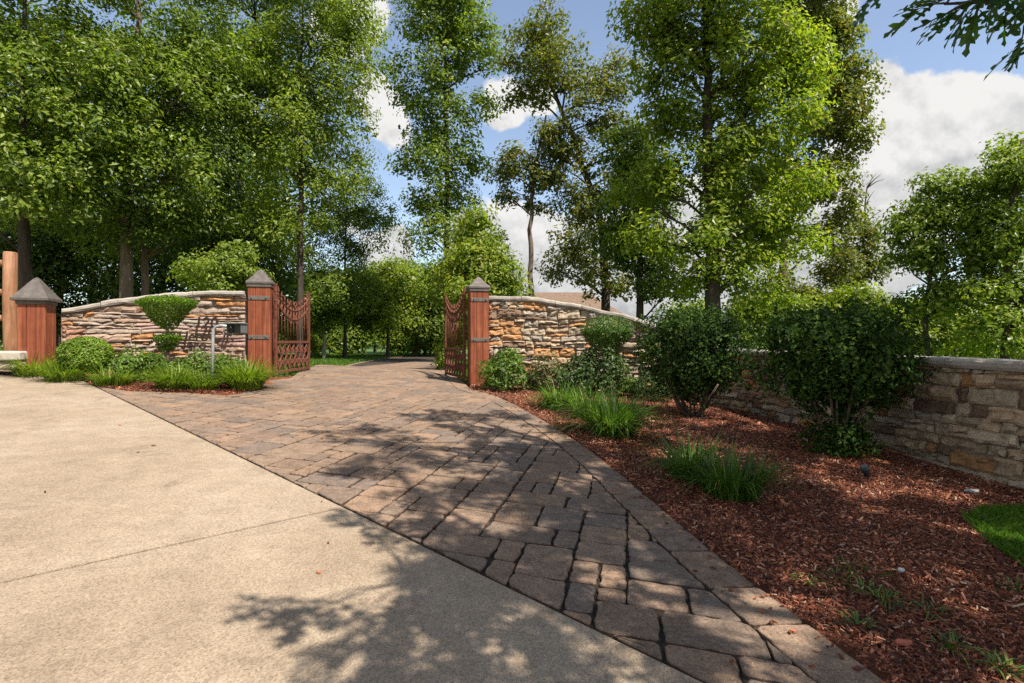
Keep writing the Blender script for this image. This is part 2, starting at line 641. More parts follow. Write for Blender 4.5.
# ------------------------------------------------------------------ plan of the ground (from the photograph, on the tilted plane)
def curve(pts, n):
    """Catmull-Rom through 2D/3D points"""
    pts = [Vector((p[0], p[1], 0)) for p in pts]
    out = []
    ext = [pts[0] * 2 - pts[1]] + pts + [pts[-1] * 2 - pts[-2]]
    for i in range(1, len(ext) - 2):
        p0, p1, p2, p3 = ext[i - 1:i + 3]
        for k in range(n):
            t = k / n
            out.append(0.5 * ((2 * p1) + (p2 - p0) * t + (2 * p0 - 5 * p1 + 4 * p2 - p3) * t * t + (3 * p1 - p0 - 3 * p2 + p3) * t ** 3))
    out.append(pts[-1])
    return [(p.x, p.y) for p in out]


A = at(345, 507)
B = at(705, 683)
C = at(100, 389)
e_dir = (Vector((B.x, B.y)) - Vector((C.x, C.y))).normalized()      # along the road edge, towards the camera's right
n_dir = Vector((e_dir.y, -e_dir.x))                                    # away from the apron
if n_dir.x > 0:
    n_dir = -n_dir


def road_pt(s, t, dz=0.0):
    q = Vector((A.x, A.y)) + e_dir * s + n_dir * t
    return Vector((q.x, q.y, gz(q.x, q.y) + dz))


# right edge of the paving, outer line, from off-frame near to beyond the gate
right_px = [(890, 683), (800, 617), (720, 556), (660, 506), (600, 457), (560, 430), (522, 408), (494, 395)]
right_edge = [(B.x + .95, B.y - 1.35), (B.x + .72, B.y - .7)] + [tuple(at(*p)[:2]) for p in right_px]
right_edge += [(-.62, 9.25), (-.85, 10.2), (-1.05, 11.2), (-1.7, 14.5), (-2.4, 18.5), (-2.9, 23.5), (-2.6, 29), (-1.4, 34)]
left_px = [(128, 390.5), (170, 392), (205, 393.5), (238, 394)]
left_edge = [tuple(road_pt(-5.9, -0.02)[:2])] + [tuple(at(*p)[:2]) for p in left_px]
left_edge += [(-3.78, 8.72), (-3.66, 9.35), (-3.85, 10.2), (-4.05, 11.4), (-4.5, 13.5), (-5.25, 18), (-5.7, 23.5), (-5.5, 28.5), (-4.4, 34)]
RE = curve(right_edge, 6)
LE = curve(left_edge, 6)


def terrain():
    def steps(a):
        return sorted(set(a))
    xs = steps([-2500, -1200, -600, -300, -150, -80, -50, -36, -28, -22] + [x * 1.0 for x in range(-18, 19)] + [-3.5, -2.5, -1.5, -.5, .2, .5, 1.5, 2.5, 3.5, 4.6, 5.5, 6.5] + [21, 26, 34, 50, 80, 150, 300, 600, 1200, 2500])
    ys = steps([-2500, -1000, -400, -150, -60, -30, -18] + [y * 1.0 for y in range(-12, 31)] + [11.5, 12.5, 13.5, 14.5] + [33, 37, 42, 50, 65, 90, 150, 300, 600, 1200, 2500])
    V, F = [], []
    for y in ys:
        for x in xs:
            far = 0.0
            V.append((x, y, gz(x, y) - .05 - far))
    nx = len(xs)
    for j in range(len(ys) - 1):
        for i in range(nx - 1):
            F.append((j * nx + i, j * nx + i + 1, (j + 1) * nx + i + 1, (j + 1) * nx + i))
    tag(from_np('ground', V, F, M['ground'], smoothf=True), kind='structure')


terrain()


def road():
    mb = MB()
    g = .02
    slabs = [(-18.0, -11.6), (-11.6, -5.9 + 0.0), (-5.9, 0.0), (0.0, 5.9), (5.9, 11.8)]
    for (a, b_) in slabs:
        ns = max(2, int((b_ - a) / .45))
        rows = [0.0, .012, .4, 1.2, 2.4, 4.2, 6.5, 7.2]
        top = []
        for i in range(ns + 1):
            s = a + g / 2 + (b_ - a - g) * i / ns
            top.append([mb.vert(road_pt(s, t + .004, (.0 if t > .005 else -.006))) for t in rows])
        for i in range(ns):
            for j in range(len(rows) - 1):
                mb.face((top[i][j], top[i + 1][j], top[i + 1][j + 1], top[i][j + 1]), mat=0, sm=False)
        for i in range(ns):   # edge faces
            p = [mb.v[top[i][0]], mb.v[top[i + 1][0]]]
            q = [mb.vert((p[1][0], p[1][1], p[1][2] - .1)), mb.vert((p[0][0], p[0][1], p[0][2] - .1))]
            mb.face((top[i + 1][0], top[i][0], q[1], q[0]), mat=0)
        for i in (0, ns):
            for j in range(len(rows) - 1):
                p, q = mb.v[top[i][j]], mb.v[top[i][j + 1]]
                w = [mb.vert((q[0], q[1], q[2] - .05)), mb.vert((p[0], p[1], p[2] - .05))]
                mb.face((top[i][j], top[i][j + 1], w[0], w[1]), mat=0)
    # filler in the joints
    for (a, b_) in slabs[1:]:
        mb.face([mb.vert(road_pt(a - .02, .03, -.012)), mb.vert(road_pt(a + .02, .03, -.012)), mb.vert(road_pt(a + .02, 7.1, -.012)), mb.vert(road_pt(a - .02, 7.1, -.012))], mat=1)
    tag(mb.build('concrete_road', [M['concrete'], M['joint']]), kind='structure')


road()


# ------------------------------------------------------------------ paving
def poly_area(p):
    return .5 * sum(p[i][0] * p[(i + 1) % len(p)][1] - p[(i + 1) % len(p)][0] * p[i][1] for i in range(len(p)))


def clip(poly, o, n):
    """keep the side where (p-o).n >= 0"""
    out = []
    m = len(poly)
    for i in range(m):
        a, b_ = poly[i], poly[(i + 1) % m]
        da = (a[0] - o[0]) * n[0] + (a[1] - o[1]) * n[1]
        db = (b_[0] - o[0]) * n[0] + (b_[1] - o[1]) * n[1]
        if da >= 0:
            out.append(a)
        if (da >= 0) != (db >= 0):
            t = da / (da - db)
            out.append((a[0] + (b_[0] - a[0]) * t, a[1] + (b_[1] - a[1]) * t))
    return out


def nearest_seg(line, p):
    best = (1e9, 0)
    for i in range(len(line) - 1):
        ax, ay = line[i]
        bx, by = line[i + 1]
        dx, dy = bx - ax, by - ay
        L = dx * dx + dy * dy
        t = max(0, min(1, ((p[0] - ax) * dx + (p[1] - ay) * dy) / L)) if L > 0 else 0
        d = (ax + dx * t - p[0]) ** 2 + (ay + dy * t - p[1]) ** 2
        if d < best[0]:
            best = (d, i)
    return best[1]


def offset(line, d):
    out = []
    for i, p in enumerate(line):
        a, b_ = line[max(0, i - 1)], line[min(len(line) - 1, i + 1)]
        dx, dy = b_[0] - a[0], b_[1] - a[1]
        L = math.hypot(dx, dy)
        out.append((p[0] - dy / L * d, p[1] + dx / L * d))
    return out


BW = .245
RI = offset(RE, BW)      # inner line of the border (to the left of travel)
LI = offset(LE, -.16)


def paver_tone(rng, lit=1.0):
    k = rng.random()
    if k < .38:
        c = (.215, .158, .115)
    elif k < .66:
        c = (.19, .146, .112)
    elif k < .86:
        c = (.24, .17, .118)
    else:
        c = (.165, .132, .108)
    f = (.88 + .24 * rng.random()) * lit
    return (c[0] * f * .92, c[1] * f * .86, c[2] * f * .83)


def add_paver(mb, poly, rng, gap=.0022, fine=True):
    if len(poly) < 3 or poly_area(poly) < 0:
        poly = poly[::-1]
    if len(poly) < 3 or abs(poly_area(poly)) < .0016:
        return
    cx = sum(p[0] for p in poly) / len(poly)
    cy_ = sum(p[1] for p in poly) / len(poly)
    # outline with rounded, chipped edges
    pts = []
    m = len(poly)
    for i in range(m):
        a, b_ = poly[i], poly[(i + 1) % m]
        L = math.hypot(b_[0] - a[0], b_[1] - a[1])
        if L < .004:
            continue
        n = max(2, int(L / (.035 if fine else .12)))
        nx, ny = -(b_[1] - a[1]) / L, (b_[0] - a[0]) / L       # inward (ccw)
        for k in range(n):
            t = (k + .5) / n if fine else k / n
            j = gap + (rng.random() ** 3 * .011 if fine else 0) + (.007 * (abs(t - .5) * 2) ** 7 if fine else 0)
            pts.append((a[0] + (b_[0] - a[0]) * t + nx * j, a[1] + (b_[1] - a[1]) * t + ny * j))
    if len(pts) < 3:
        return
    tx, ty, tz = (rng.random() - .5) * .016, (rng.random() - .5) * .016, (rng.random() - .5) * .005 - .002
    col = paver_tone(rng)

    def ring(ins, z):
        out = []
        for p in pts:
            dx, dy = cx - p[0], cy_ - p[1]
            L = math.hypot(dx, dy) + 1e-6
            k = min(ins, L * .6)
            x, y = p[0] + dx / L * k, p[1] + dy / L * k
            out.append(mb.vert((x, y, gz(x, y) + z + tz + (x - cx) * tx + (y - cy_) * ty)))
        return out
    r0, r1, r2 = ring(0, -.045), ring(0.001, -.006), ring(.0065, -.0005)
    n = len(pts)
    # soil and joint shade both darkened into the flank and worn arris colour
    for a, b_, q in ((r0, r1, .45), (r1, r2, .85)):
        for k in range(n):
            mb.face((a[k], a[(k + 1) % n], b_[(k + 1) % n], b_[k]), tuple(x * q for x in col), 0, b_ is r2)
    mb.face(r2, col, 0, False)


def driveway():
    rng = random.Random(11)
    mb = MB()
    ang = math.radians(11.5)
    dv = Vector((math.sin(ang), math.cos(ang)))       # along the courses
    du = Vector((dv.y, -dv.x))
    U = .116
    x0 = -9.0
    ni, nj = int(14 / U), int(34 / U)
    org = Vector((-8.0, .2))
    occ = set()
    sizes = [((2, 2), 26), ((3, 2), 34), ((2, 3), 9), ((1, 2), 9), ((2, 1), 7), ((3, 3), 7), ((1, 1), 2)]
    pool = [q for q, w in sizes for _ in range(w)]
    occ = set()
    U = .125
    for j in range(int(33 / U)):
        for i in range(int(14 / U)):
            if (i, j) in occ:
                continue
            for (a, b_) in rng.sample(pool, 12) + [(1, 2), (2, 1), (1, 1)]:
                if all((i + p, j + q) not in occ for p in range(a) for q in range(b_)):
                    break
            occ.update((i + p, j + q) for p in range(a) for q in range(b_))
            quad = []
            for (p, q) in ((0, 0), (a, 0), (a, b_), (0, b_)):
                w = org + du * ((i + p) * U + rng.uniform(-.004, .004)) + dv * ((j + q) * U + rng.uniform(-.004, .004))
                quad.append((w.x, w.y))
            c = (sum(p[0] for p in quad) / 4, sum(p[1] for p in quad) / 4)
            if c[1] > 30:
                continue
            q = clip(quad, (A.x - n_dir.x * .008, A.y - n_dir.y * .008), (-n_dir.x, -n_dir.y))
            if len(q) < 3:
                continue
            ok = True
            for line, sgn in ((RI, 1), (LI, -1)):
                k = nearest_seg(line, c)
                a0, a1 = line[k], line[k + 1]
                dx, dy = a1[0] - a0[0], a1[1] - a0[1]
                nrm = (-dy * sgn, dx * sgn)
                if c[1] > 1.0 or line is RI:
                    q = clip(q, a0, nrm)
                if len(q) < 3:
                    ok = False
                    break
            if ok and len(q) >= 3:
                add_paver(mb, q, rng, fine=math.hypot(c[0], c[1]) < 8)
    # border courses
    for line, inner, step in ((RE, RI, .36), (LE, LI, .2)):
        acc, k0, i = 0.0, None, 0
        # resample by arc length
        P0, P1 = [line[0]], [inner[0]]
        d = 0.0
        target = step
        for i in range(len(line) - 1):
            L = math.dist(line[i], line[i + 1])
            while d + L >= target:
                t = (target - d) / L
                P0.append(tuple(line[i][k] + (line[i + 1][k] - line[i][k]) * t for k in (0, 1)))
                P1.append(tuple(inner[i][k] + (inner[i + 1][k] - inner[i][k]) * t for k in (0, 1)))
                target += step * (.8 + .4 * rng.random())
            d += L
        for i in range(len(P0) - 1):
            if P0[i][1] > 29:
                break
            q = [P0[i], P0[i + 1], P1[i + 1], P1[i]]
            if poly_area(q) < 0:
                q = q[::-1]
            q = clip(q, (A.x - n_dir.x * .008, A.y - n_dir.y * .008), (-n_dir.x, -n_dir.y))
            if len(q) >= 3:
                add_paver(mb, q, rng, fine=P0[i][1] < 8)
    # joint sand sheet below the pavers
    rows = []
    n = 90
    for i in range(n + 1):
        t = i / n
        k = t * (len(RE) - 1)
        a = int(min(k, len(RE) - 2))
        r = tuple(RE[a][q] + (RE[a + 1][q] - RE[a][q]) * (k - a) for q in (0, 1))
        k = t * (len(LE) - 1)
        a = int(min(k, len(LE) - 2))
        l = tuple(LE[a][q] + (LE[a + 1][q] - LE[a][q]) * (k - a) for q in (0, 1))
        row = []
        for s in range(13):
            x = r[0] + (l[0] - r[0]) * s / 12
            y = r[1] + (l[1] - r[1]) * s / 12
            row.append(mb.vert((x, y, gz(x, y) - .02)))
        rows.append(row)
    for i in range(n):
        for s in range(12):
            mb.face((rows[i][s], rows[i + 1][s], rows[i + 1][s + 1], rows[i][s + 1]), (1, 1, 1), 1, True)
    tag(mb.build('driveway', [M['paver'], M['sand']], colors=True), kind='structure')


driveway()

# ------------------------------------------------------------------ walls
GL = Vector((-4.10, 9.30))       # gate pillar, left
GR = Vector((-0.60, 10.10))      # gate pillar, right
LP = P(37, 341.5, 8.0)           # low pillar at the end of the left wall
wall_left_line = curve([(GL.x - .18, GL.y - .15), (-4.75, 9.16), (-5.35, 9.06), (-5.9, 8.8), (LP.x + .12, LP.y + .28)], 8)
wall_right_line = curve([(GR.x + .18, GR.y + .03), (.45, 10.2), (1.35, 10.12), (2.2, 9.85), (2.95, 9.32), (3.42, 8.6), (3.7, 7.55), (3.9, 6.3), (4.05, 5.2), (4.2, 4.2), (4.38, 3.0), (4.6, 1.4), (4.85, -.5)], 8)


def arc_table(line):
    s = [0.0]
    for i in range(len(line) - 1):
        s.append(s[-1] + math.dist(line[i], line[i + 1]))
    return s


def on_line(line, tab, s):
    s = max(0, min(tab[-1] - 1e-6, s))
    i = max(0, min(len(line) - 2, int(np.searchsorted(tab, s, side='right') - 1)))
    t = (s - tab[i]) / max(1e-9, tab[i + 1] - tab[i])
    p = Vector((line[i][0] + (line[i + 1][0] - line[i][0]) * t, line[i][1] + (line[i + 1][1] - line[i][1]) * t))
    i2 = max(0, min(len(line) - 2, i))
    a, b_ = line[max(0, i2 - 1)], line[min(len(line) - 1, i2 + 2)]
    d = Vector((b_[0] - a[0], b_[1] - a[1])).normalized()
    return p, d


def stone_wall(name, label, line, top, palette, course, length, seed, side, rough=.02, gap=.012, split=.35, cell=.045, calm=None):
    """line: face line of the wall; side: +1 when the wall's body lies to the left of travel; top(s) = world z of the coping's underside"""
    rng = random.Random(seed)
    tab = arc_table(line)
    L = tab[-1]
    base = on_line(line, tab, L * .5)[0]
    root = thing(name, label, 'stone wall', (base.x, base.y, gz(base.x, base.y)))
    TH = .34
    mb = MB()

    def pt(s, depth, z):
        p, d = on_line(line, tab, s)
        nrm = Vector((-d.y, d.x)) * side
        q = p + nrm * depth
        return Vector((q.x, q.y, z))
    zmin = min(gz(*on_line(line, tab, L * k / 40)[0]) for k in range(41)) - .12
    zmax = max(top(L * k / 40) for k in range(41))
    z = zmin
    while z < zmax:
        h = course[0] + (course[1] - course[0]) * rng.random()
        s = -rng.random() * .2
        while s < L:
            ln = length[0] + (length[1] - length[0]) * rng.random() ** 1.4
            a, b_ = max(0, s), min(L, s + ln)
            s += ln
            if b_ - a < .03:
                continue
            zt0, zt1 = top(a), top(b_)
            g0 = gz(*on_line(line, tab, (a + b_) / 2)[0])
            if z + h < g0 - .1 or z >= max(zt0, zt1) - .012:
                continue
            # some stones are split into two thin ones
            splits = [(z, z + h)]
            if h > course[0] * 1.3 and rng.random() < split:
                k = .3 + .4 * rng.random()
                splits = [(z, z + h * k), (z + h * k, z + h)]
            for (za, zb) in splits:
                k = rng.random()
                acc = 0
                for w, c in palette:
                    acc += w
                    if k <= acc:
                        break
                f = .8 + .4 * rng.random()
                col = tuple(q * f for q in c)
                proud = (rng.random() - .35) * rough * 1.6
                quiet = 1.0
                if calm and calm[0] < b_ and a < calm[1] and calm[2] < zb and za < calm[3]:
                    quiet = .18
                    proud *= .2
                    if True:
                        col = tuple(q * (.9 + .2 * rng.random()) for q in palette[0][1])
                nu, nv = max(3, int((b_ - a) / cell)), max(3, int((zb - za) / cell / .7))
                tiltu, tiltv = (rng.random() - .5) * rough * 1.6, (rng.random() - .3) * rough * 1.5
                cut = rng.random() * .4
                grid = []
                sd = rng.random() * 100
                sk = (rng.random() - .5) * .35 * (zb - za)
                for v_ in range(nv + 1):
                    row = []
                    for u_ in range(nu + 1):
                        tu, tv = u_ / nu, v_ / nv
                        ss = a + gap / 2 + (b_ - a - gap) * tu
                        zz = za + gap / 2 + (zb - za - gap) * tv
                        edge = min(tu, 1 - tu) * (b_ - a), min(tv, 1 - tv) * (zb - za)
                        e = min(edge)
                        dsp = -proud + quiet * (tiltu * (tu - .5) * 2 + tiltv * (tv - .5) * 2 - rough * 1.1 * mnoise.noise((ss * 7 + sd, zz * 12, sd)) - rough * .95 * mnoise.cell((ss * 13 + sd, zz * 22, sd)) - rough * .6 * mnoise.noise((ss * 26, zz * 34 + sd, sd)))
                        if e < 1e-6:
                            dsp += .018
                        zz += (tu - .5) * sk * .8 + .009 * mnoise.noise((ss * 9, sd, zz * 4)) + .03 * mnoise.noise((ss * 1.3, za * 2.5, seed))
                        ss += .012 * mnoise.noise((ss * 4, zz * 14, sd + 5))
                        zz = min(zz, top(max(0, min(L, ss))) - .004)
                        row.append(mb.vert(pt(ss, dsp, zz)))
                    grid.append(row)
                fl = (lambda q: q) if side > 0 else (lambda q: q[::-1])
                for v_ in range(nv):
                    for u_ in range(nu):
                        mb.face(fl((grid[v_][u_], grid[v_][u_ + 1], grid[v_ + 1][u_ + 1], grid[v_ + 1][u_])), col, 0, False)
                # sides of the stone back into the mortar
                ringi = grid[0] + [grid[k][nu] for k in range(1, nv + 1)] + grid[nv][-2::-1] + [grid[k][0] for k in range(nv - 1, 0, -1)]
                back = []
                for idx in ringi:
                    v0 = Vector(mb.v[idx])
                    # push inward along the local normal
                    p_, d_ = on_line(line, tab, (a + b_) / 2)
                    nrm = Vector((-d_.y, d_.x, 0)) * side
                    back.append(mb.vert(v0 + nrm * .03))
                n = len(ringi)
                for k in range(n):
                    mb.face(fl((ringi[k], back[k], back[(k + 1) % n], ringi[(k + 1) % n])), col, 0, False)
        z += h
    # mortar core with the same curve, also the plain back of the wall
    n = max(12, int(L / .15))
    rows = []
    for i in range(n + 1):
        s = L * i / n
        g = gz(*on_line(line, tab, s)[0]) - .35
        t = top(s) - .006
        rows.append([mb.vert(pt(s, .03, g)), mb.vert(pt(s, .03, t)), mb.vert(pt(s, TH, t)), mb.vert(pt(s, TH, g))])
    for i in range(n):
        for k in range(3):
            mb.face((rows[i][k], rows[i][k + 1], rows[i + 1][k + 1], rows[i + 1][k]), (1, 1, 1), 1)
    for r in (rows[0], rows[-1]):
        mb.face(r, (1, 1, 1), 1)
    mb.build('masonry', [M['stone'], M['mortar']], root, colors=True)
    # coping slabs
    cp = MB()
    s = 0.0
    while s < L - .02:
        ln = .45 + .5 * rng.random()
        b_ = min(L, s + ln)
        if L - b_ < .2:
            b_ = L
        f = .85 + .3 * rng.random()
        col = (.30 * f, .265 * f, .225 * f)
        nn = max(3, int((b_ - s) / .09))
        th = .075 + .015 * rng.random()
        sec = []
        for i in range(nn + 1):
            ss = s + .004 + (b_ - s - .008) * i / nn
            tz = top(ss)
            ov = .035 + .014 * mnoise.noise((ss * 9, seed, 1)) + .008 * mnoise.noise((ss * 30, seed, 2))
            zt = .012 * mnoise.noise((ss * 7, seed, 4)) + .006 * mnoise.noise((ss * 25, seed, 9))
            prof = [(-ov + .01, 0), (-ov - .004, th * .35), (-ov, th * .75), (-ov + .02, th), (TH * .5, th + .006), (TH + ov - .02, th), (TH + ov, th * .7), (TH + ov, 0)]
            sec.append([cp.vert(pt(ss, d_ + .006 * mnoise.noise((ss * 20, d_ * 20, h_ * 50)), tz + h_ + (zt if h_ > 0 else 0))) for d_, h_ in prof])
        for i in range(nn):
            for k in range(8):
                cp.face((sec[i][k], sec[i][(k + 1) % 8], sec[i + 1][(k + 1) % 8], sec[i + 1][k]), col, 0, False)
        cp.face(sec[0], col)
        cp.face(sec[-1][::-1], col)
        s = b_
    cp.build('coping', M['coping'], root, colors=True)
    return root, tab


PAL_L = [(.36, (.34, .265, .21)), (.22, (.32, .225, .165)), (.14, (.25, .19, .155)), (.19, (.35, .175, .075)), (.09, (.29, .16, .11))]
PAL_R = [(.38, (.38, .30, .21)), (.18, (.29, .24, .19)), (.14, (.38, .2, .09)), (.12, (.17, .11, .075)), (.18, (.36, .255, .165))]


def lerp_profile(keys):
    def f(s):
        if s <= keys[0][0]:
            return keys[0][1]
        for (a, za), (b_, zb) in zip(keys, keys[1:]):
            if s <= b_:
                t = (s - a) / (b_ - a)
                t = t * t * (3 - 2 * t) * .5 + t * .5
                return za + (zb - za) * t
        return keys[-1][1]
    return f


_tl = arc_table(wall_left_line)[-1]
top_left = lerp_profile([(0, 1.83), (_tl * .22, 1.84), (_tl * .45, 1.79), (_tl * .7, 1.68), (_tl, 1.50)])
top_right = lerp_profile([(0, 1.83), (.7, 1.82), (1.4, 1.72), (2.3, 1.52), (3.1, 1.26), (3.7, 1.02), (4.3, .90), (5.5, .885), (13, .80)])
wall_l, _ = stone_wall('stone_wall', 'tall curved ledgestone wall with raised lettering, left of the gate', wall_left_line, top_left, PAL_L, (.05, .13), (.12, .7), 3, -1, .015, .007, .55, .04, (.3, 1.15, 1.05, 1.48))
wall_r, _ = stone_wall('stone_wall', 'long curved stone wall stepping down to the right behind the dark bushes', wall_right_line, top_right, PAL_R, (.085, .2), (.12, .48), 5, 1, .018, .008, .38, .035)


# lettering on the left wall
def text_mesh(txt, size, depth, shear):
    cu = bpy.data.curves.new('lettering', 'FONT')
    cu.body = txt
    cu.size = size
    cu.extrude = depth
    cu.offset = .004
    cu.shear = shear
    cu.align_x = 'CENTER'
    cu.resolution_u = 4
    tmp = bpy.data.objects.new('lettering', cu)
    COL.objects.link(tmp)
    bpy.context.view_layer.update()
    dg = bpy.context.evaluated_depsgraph_get()
    me = bpy.data.meshes.new_from_object(tmp.evaluated_get(dg))
    bpy.data.objects.remove(tmp)
    return me


def lettering():
    tab = arc_table(wall_left_line)
    for txt, px, py, size, nm in (('120', 207, 327.5, .235, 'house_number'), ('Hero Cir.', 206, 340.8, .215, 'street_name')):
        u = (px - 512) / FPX
        best = min((abs(q[0] / q[1] - u), i) for i, q in enumerate(wall_left_line))[1]
        p, d = on_line(wall_left_line, tab, tab[best])
        nrm = Vector((d.y, -d.x)) * -1
        nrm = Vector((d.y, -d.x, 0))
        if nrm.y > 0:
            nrm = -nrm
        # text x axis runs to the viewer's right
        xax = Vector((0, 0, 1)).cross(nrm)
        pos = Vector((p.x, p.y, 0)) + nrm * .07
        pos.z = EYE - (py - 341.5) / FPX * pos.y
        me = text_mesh(txt, size, .006, .12)
        Mx = Matrix((xax, Vector((0, 0, 1)), nrm)).transposed().to_4x4()
        Mx.translation = pos - wloc(wall_l)
        me.transform(Mx)
        me.materials.clear()
        me.materials.append(M['letter'])
        link(nm, me, wall_l)


lettering()


# ------------------------------------------------------------------ pillars and gates
def frame_from(normal):
    """matrix with local -y along the given face normal"""
    n = Vector((normal[0], normal[1], 0)).normalized()
    x = Vector((-n.y, n.x, 0))
    return Matrix((x, -n, Vector((0, 0, 1)))).transposed()


gate_dir = (GR - GL).normalized()
FRONT = (gate_dir.y, -gate_dir.x)


def pillar(label, xy, w, ztop, zapex, capw, normal, bands, flare=0.0):
    Mx = frame_from(normal)
    base = Vector((xy[0], xy[1], gz(*xy)))
    root = thing('gate_pillar', label, 'pillar', base)
    mb = MB()
    z0 = base.z - .1
    # boarded shaft: three boards a side with fine grooves
    nb = 3
    for k in range(4):
        Rk = Mx @ Matrix.Rotation(k * math.pi / 2, 3, 'Z')
        for i in range(nb):
            bw = w / nb
            mb.box(base + Rk @ Vector((-w / 2 + bw * (i + .5), -w / 2 + .012, (z0 + ztop) / 2 - base.z)), (bw - .004, .024, ztop - z0 - .002 * k), Rk, bev=.004)
    mb.box(base + Vector((0, 0, (z0 + ztop) / 2 - base.z)), (w - .03, w - .03, ztop - z0 - .01), Mx)
    mb.build('shaft', M['cedar'], root)
    # bell-shaped metal cap
    cp = MB()
    hw = capw / 2
    h = zapex - ztop
    prof = [(hw - .015, 0.0), (hw, .01), (hw, .04), (hw * .92, .06), (hw * .62, h * .46), (hw * .36, h * .72), (hw * .16, h * .92), (.01, h)]
    rings = []
    for r, z in prof:
        rings.append([cp.vert(base + Mx @ Vector((sx * r, sy * r, 0)) + Vector((0, 0, ztop - base.z + z))) for sx, sy in ((-1, -1), (1, -1), (1, 1), (-1, 1))])
    for a, b_ in zip(rings, rings[1:]):
        for k in range(4):
            cp.face((a[k], a[(k + 1) % 4], b_[(k + 1) % 4], b_[k]))
    cp.face(rings[-1])
    cp.face(rings[0][::-1])
    cp.build('cap', M['slate'], root)
    nk = MB()
    nk.box(base + Vector((0, 0, ztop - base.z - .02)), (w + .03, w + .03, .05), Mx, bev=.006)
    nk.build('neck_band', M['slate'], root)
    for zb in bands:
        b_ = MB()
        c = base + Mx @ Vector((0, -w / 2 - .004, zb - base.z))
        b_.box(c, (w * .94, .012, .062), Mx, bev=.003)
        bo = b_.build('hinge_strap', M['iron'], root)
        for sx in (-.32, .32):
            t = MB()
            q = base + Mx @ Vector((sx * w, -w / 2 - .008, zb - base.z))
            o_ = Mx @ Vector((0, -.02, 0))
            t.tube([q, q + o_ * .6, q + o_], [.014, .012, .006], 8)
            t.build('bolt', M['iron'], bo)
    return root


pillar('red cedar gate pillar with two iron straps at the right end of the lettered wall', GL, .34, 2.02, 2.28, .39, FRONT, (1.80, 1.17))
pillar('red cedar gate pillar with two iron straps, standing right of the drive', GR, .33, 2.02, 2.25, .38, FRONT, (1.83, 1.13))
pillar('short stout red cedar pillar with wide bell cap, at the left end of the lettered wall', (LP.x, LP.y), .325, 1.66, 2.0, .44, (.30, -.95), ())


def gate_leaf(label, hinge, far, zb, zt):
    h, f = Vector((hinge[0], hinge[1], 0)), Vector((far[0], far[1], 0))
    d = (f - h)
    L = d.length
    d.normalize()
    side = Vector((-d.y, d.x, 0))
    Mx = Matrix((d, side, Vector((0, 0, 1)))).transposed()
    root = thing('gate_leaf', label, 'gate', (h.x, h.y, zb))

    def q(s, z, o=0):
        return Vector((h.x, h.y, 0)) + d * s + side * o + Vector((0, 0, z))
    fr = MB()
    hinge_top = zt - .02
    for s in (.03, L - .03):
        fr.box(q(s, (zb + zt) / 2 + .02), (.05, .04, zt - zb + .06), Mx, bev=.004)
    fr.box(q(L / 2, zb + .03), (L - .1, .04, .05), Mx, bev=.004)
    zp = zb + .52
    fr.box(q(L / 2, zp), (L - .1, .04, .045), Mx, bev=.004)

    def sag(s, dz):
        t = s / L * 2 - 1
        return zt - .30 * (1 - t * t) - dz
    for dz in (.06, .22):
        fr.tube([q(L * k / 14, sag(L * k / 14, dz)) for k in range(15)], .016, 6)
    fr.build('frame', M['rust'], root)
    n = 12
    for k in range(1, n):
        s = L * k / n
        p = MB()
        p.tube([q(s, zp), q(s, sag(s, .0))], .010, 6)
        p.tube([q(s, sag(s, 0)), q(s, sag(s, -.03)), q(s, sag(s, -.11))], [.010, .02, .002], 6)
        p.build('picket', M['rust'], root)
    # rings between the two curved rails
    rg = MB()
    for k in range(n):
        s = L * (k + .5) / n
        c = sag(s, .14)
        rg.tube([q(s + .045 * math.cos(a * math.pi / 5), c + .06 * math.sin(a * math.pi / 5)) for a in range(11)], .008, 5, caps=False)
    rg.build('ring_row', M['rust'], root)
    # central scroll
    sc_ = MB()
    for sx in (-1, 1):
        for zc in (zp + .38, zp + .62):
            pts = []
            for a in range(22):
                t = a / 21 * 2.6 * math.pi
                r = .115 * (1 - a / 26)
                pts.append(q(L / 2 + sx * (.13 - r * math.cos(t)), zc + r * math.sin(t), .0))
            sc_.tube(pts, .011, 5)
    sc_.build('scroll', M['rust'], root)
    # open panel of pairs of S-scrolls at the foot
    for k in range(7):
        s0 = .06 + (L - .12) * (k + .5) / 7
        pl = MB()
        for sg in (-1, 1):
            w_ = (L - .12) / 14
            pts = []
            for a in range(25):
                t = a / 24
                pts.append(q(s0 + sg * w_ * .95 * math.sin(t * math.pi) * (.35 + .65 * abs(math.cos(t * math.pi * 1.5))), zb + .06 + (zp - zb - .09) * t))
            pl.tube(pts, .015, 5)
            for zc, up in ((zb + .17, 1), (zp - .13, -1)):
                pts = []
                for a in range(14):
                    t = a / 13 * 1.9 * math.pi
                    r_ = .062 * (1 - a / 18)
                    pts.append(q(s0 + sg * (.055 - r_ * math.cos(t)), zc + up * r_ * math.sin(t)))
                pl.tube(pts, .012, 5)
        pl.build('foot_scroll', M['rust'], root)
    return root


hl = GL + gate_dir * .23 + Vector((FRONT[0], FRONT[1])) * .1
gate_leaf('open rusted iron gate leaf hinged on the left pillar, above the lawn edge', hl, (hl.x - .02, hl.y + 1.62), gz(*hl) + .06, 2.0)
hr = GR - gate_dir * .23 + Vector((FRONT[0], FRONT[1])) * -.05
gate_leaf('open rusted iron gate leaf hinged on the right pillar, seen nearly edge-on', hr, (hr.x - .52, hr.y + 1.5), gz(*hr) + .08, 2.0)


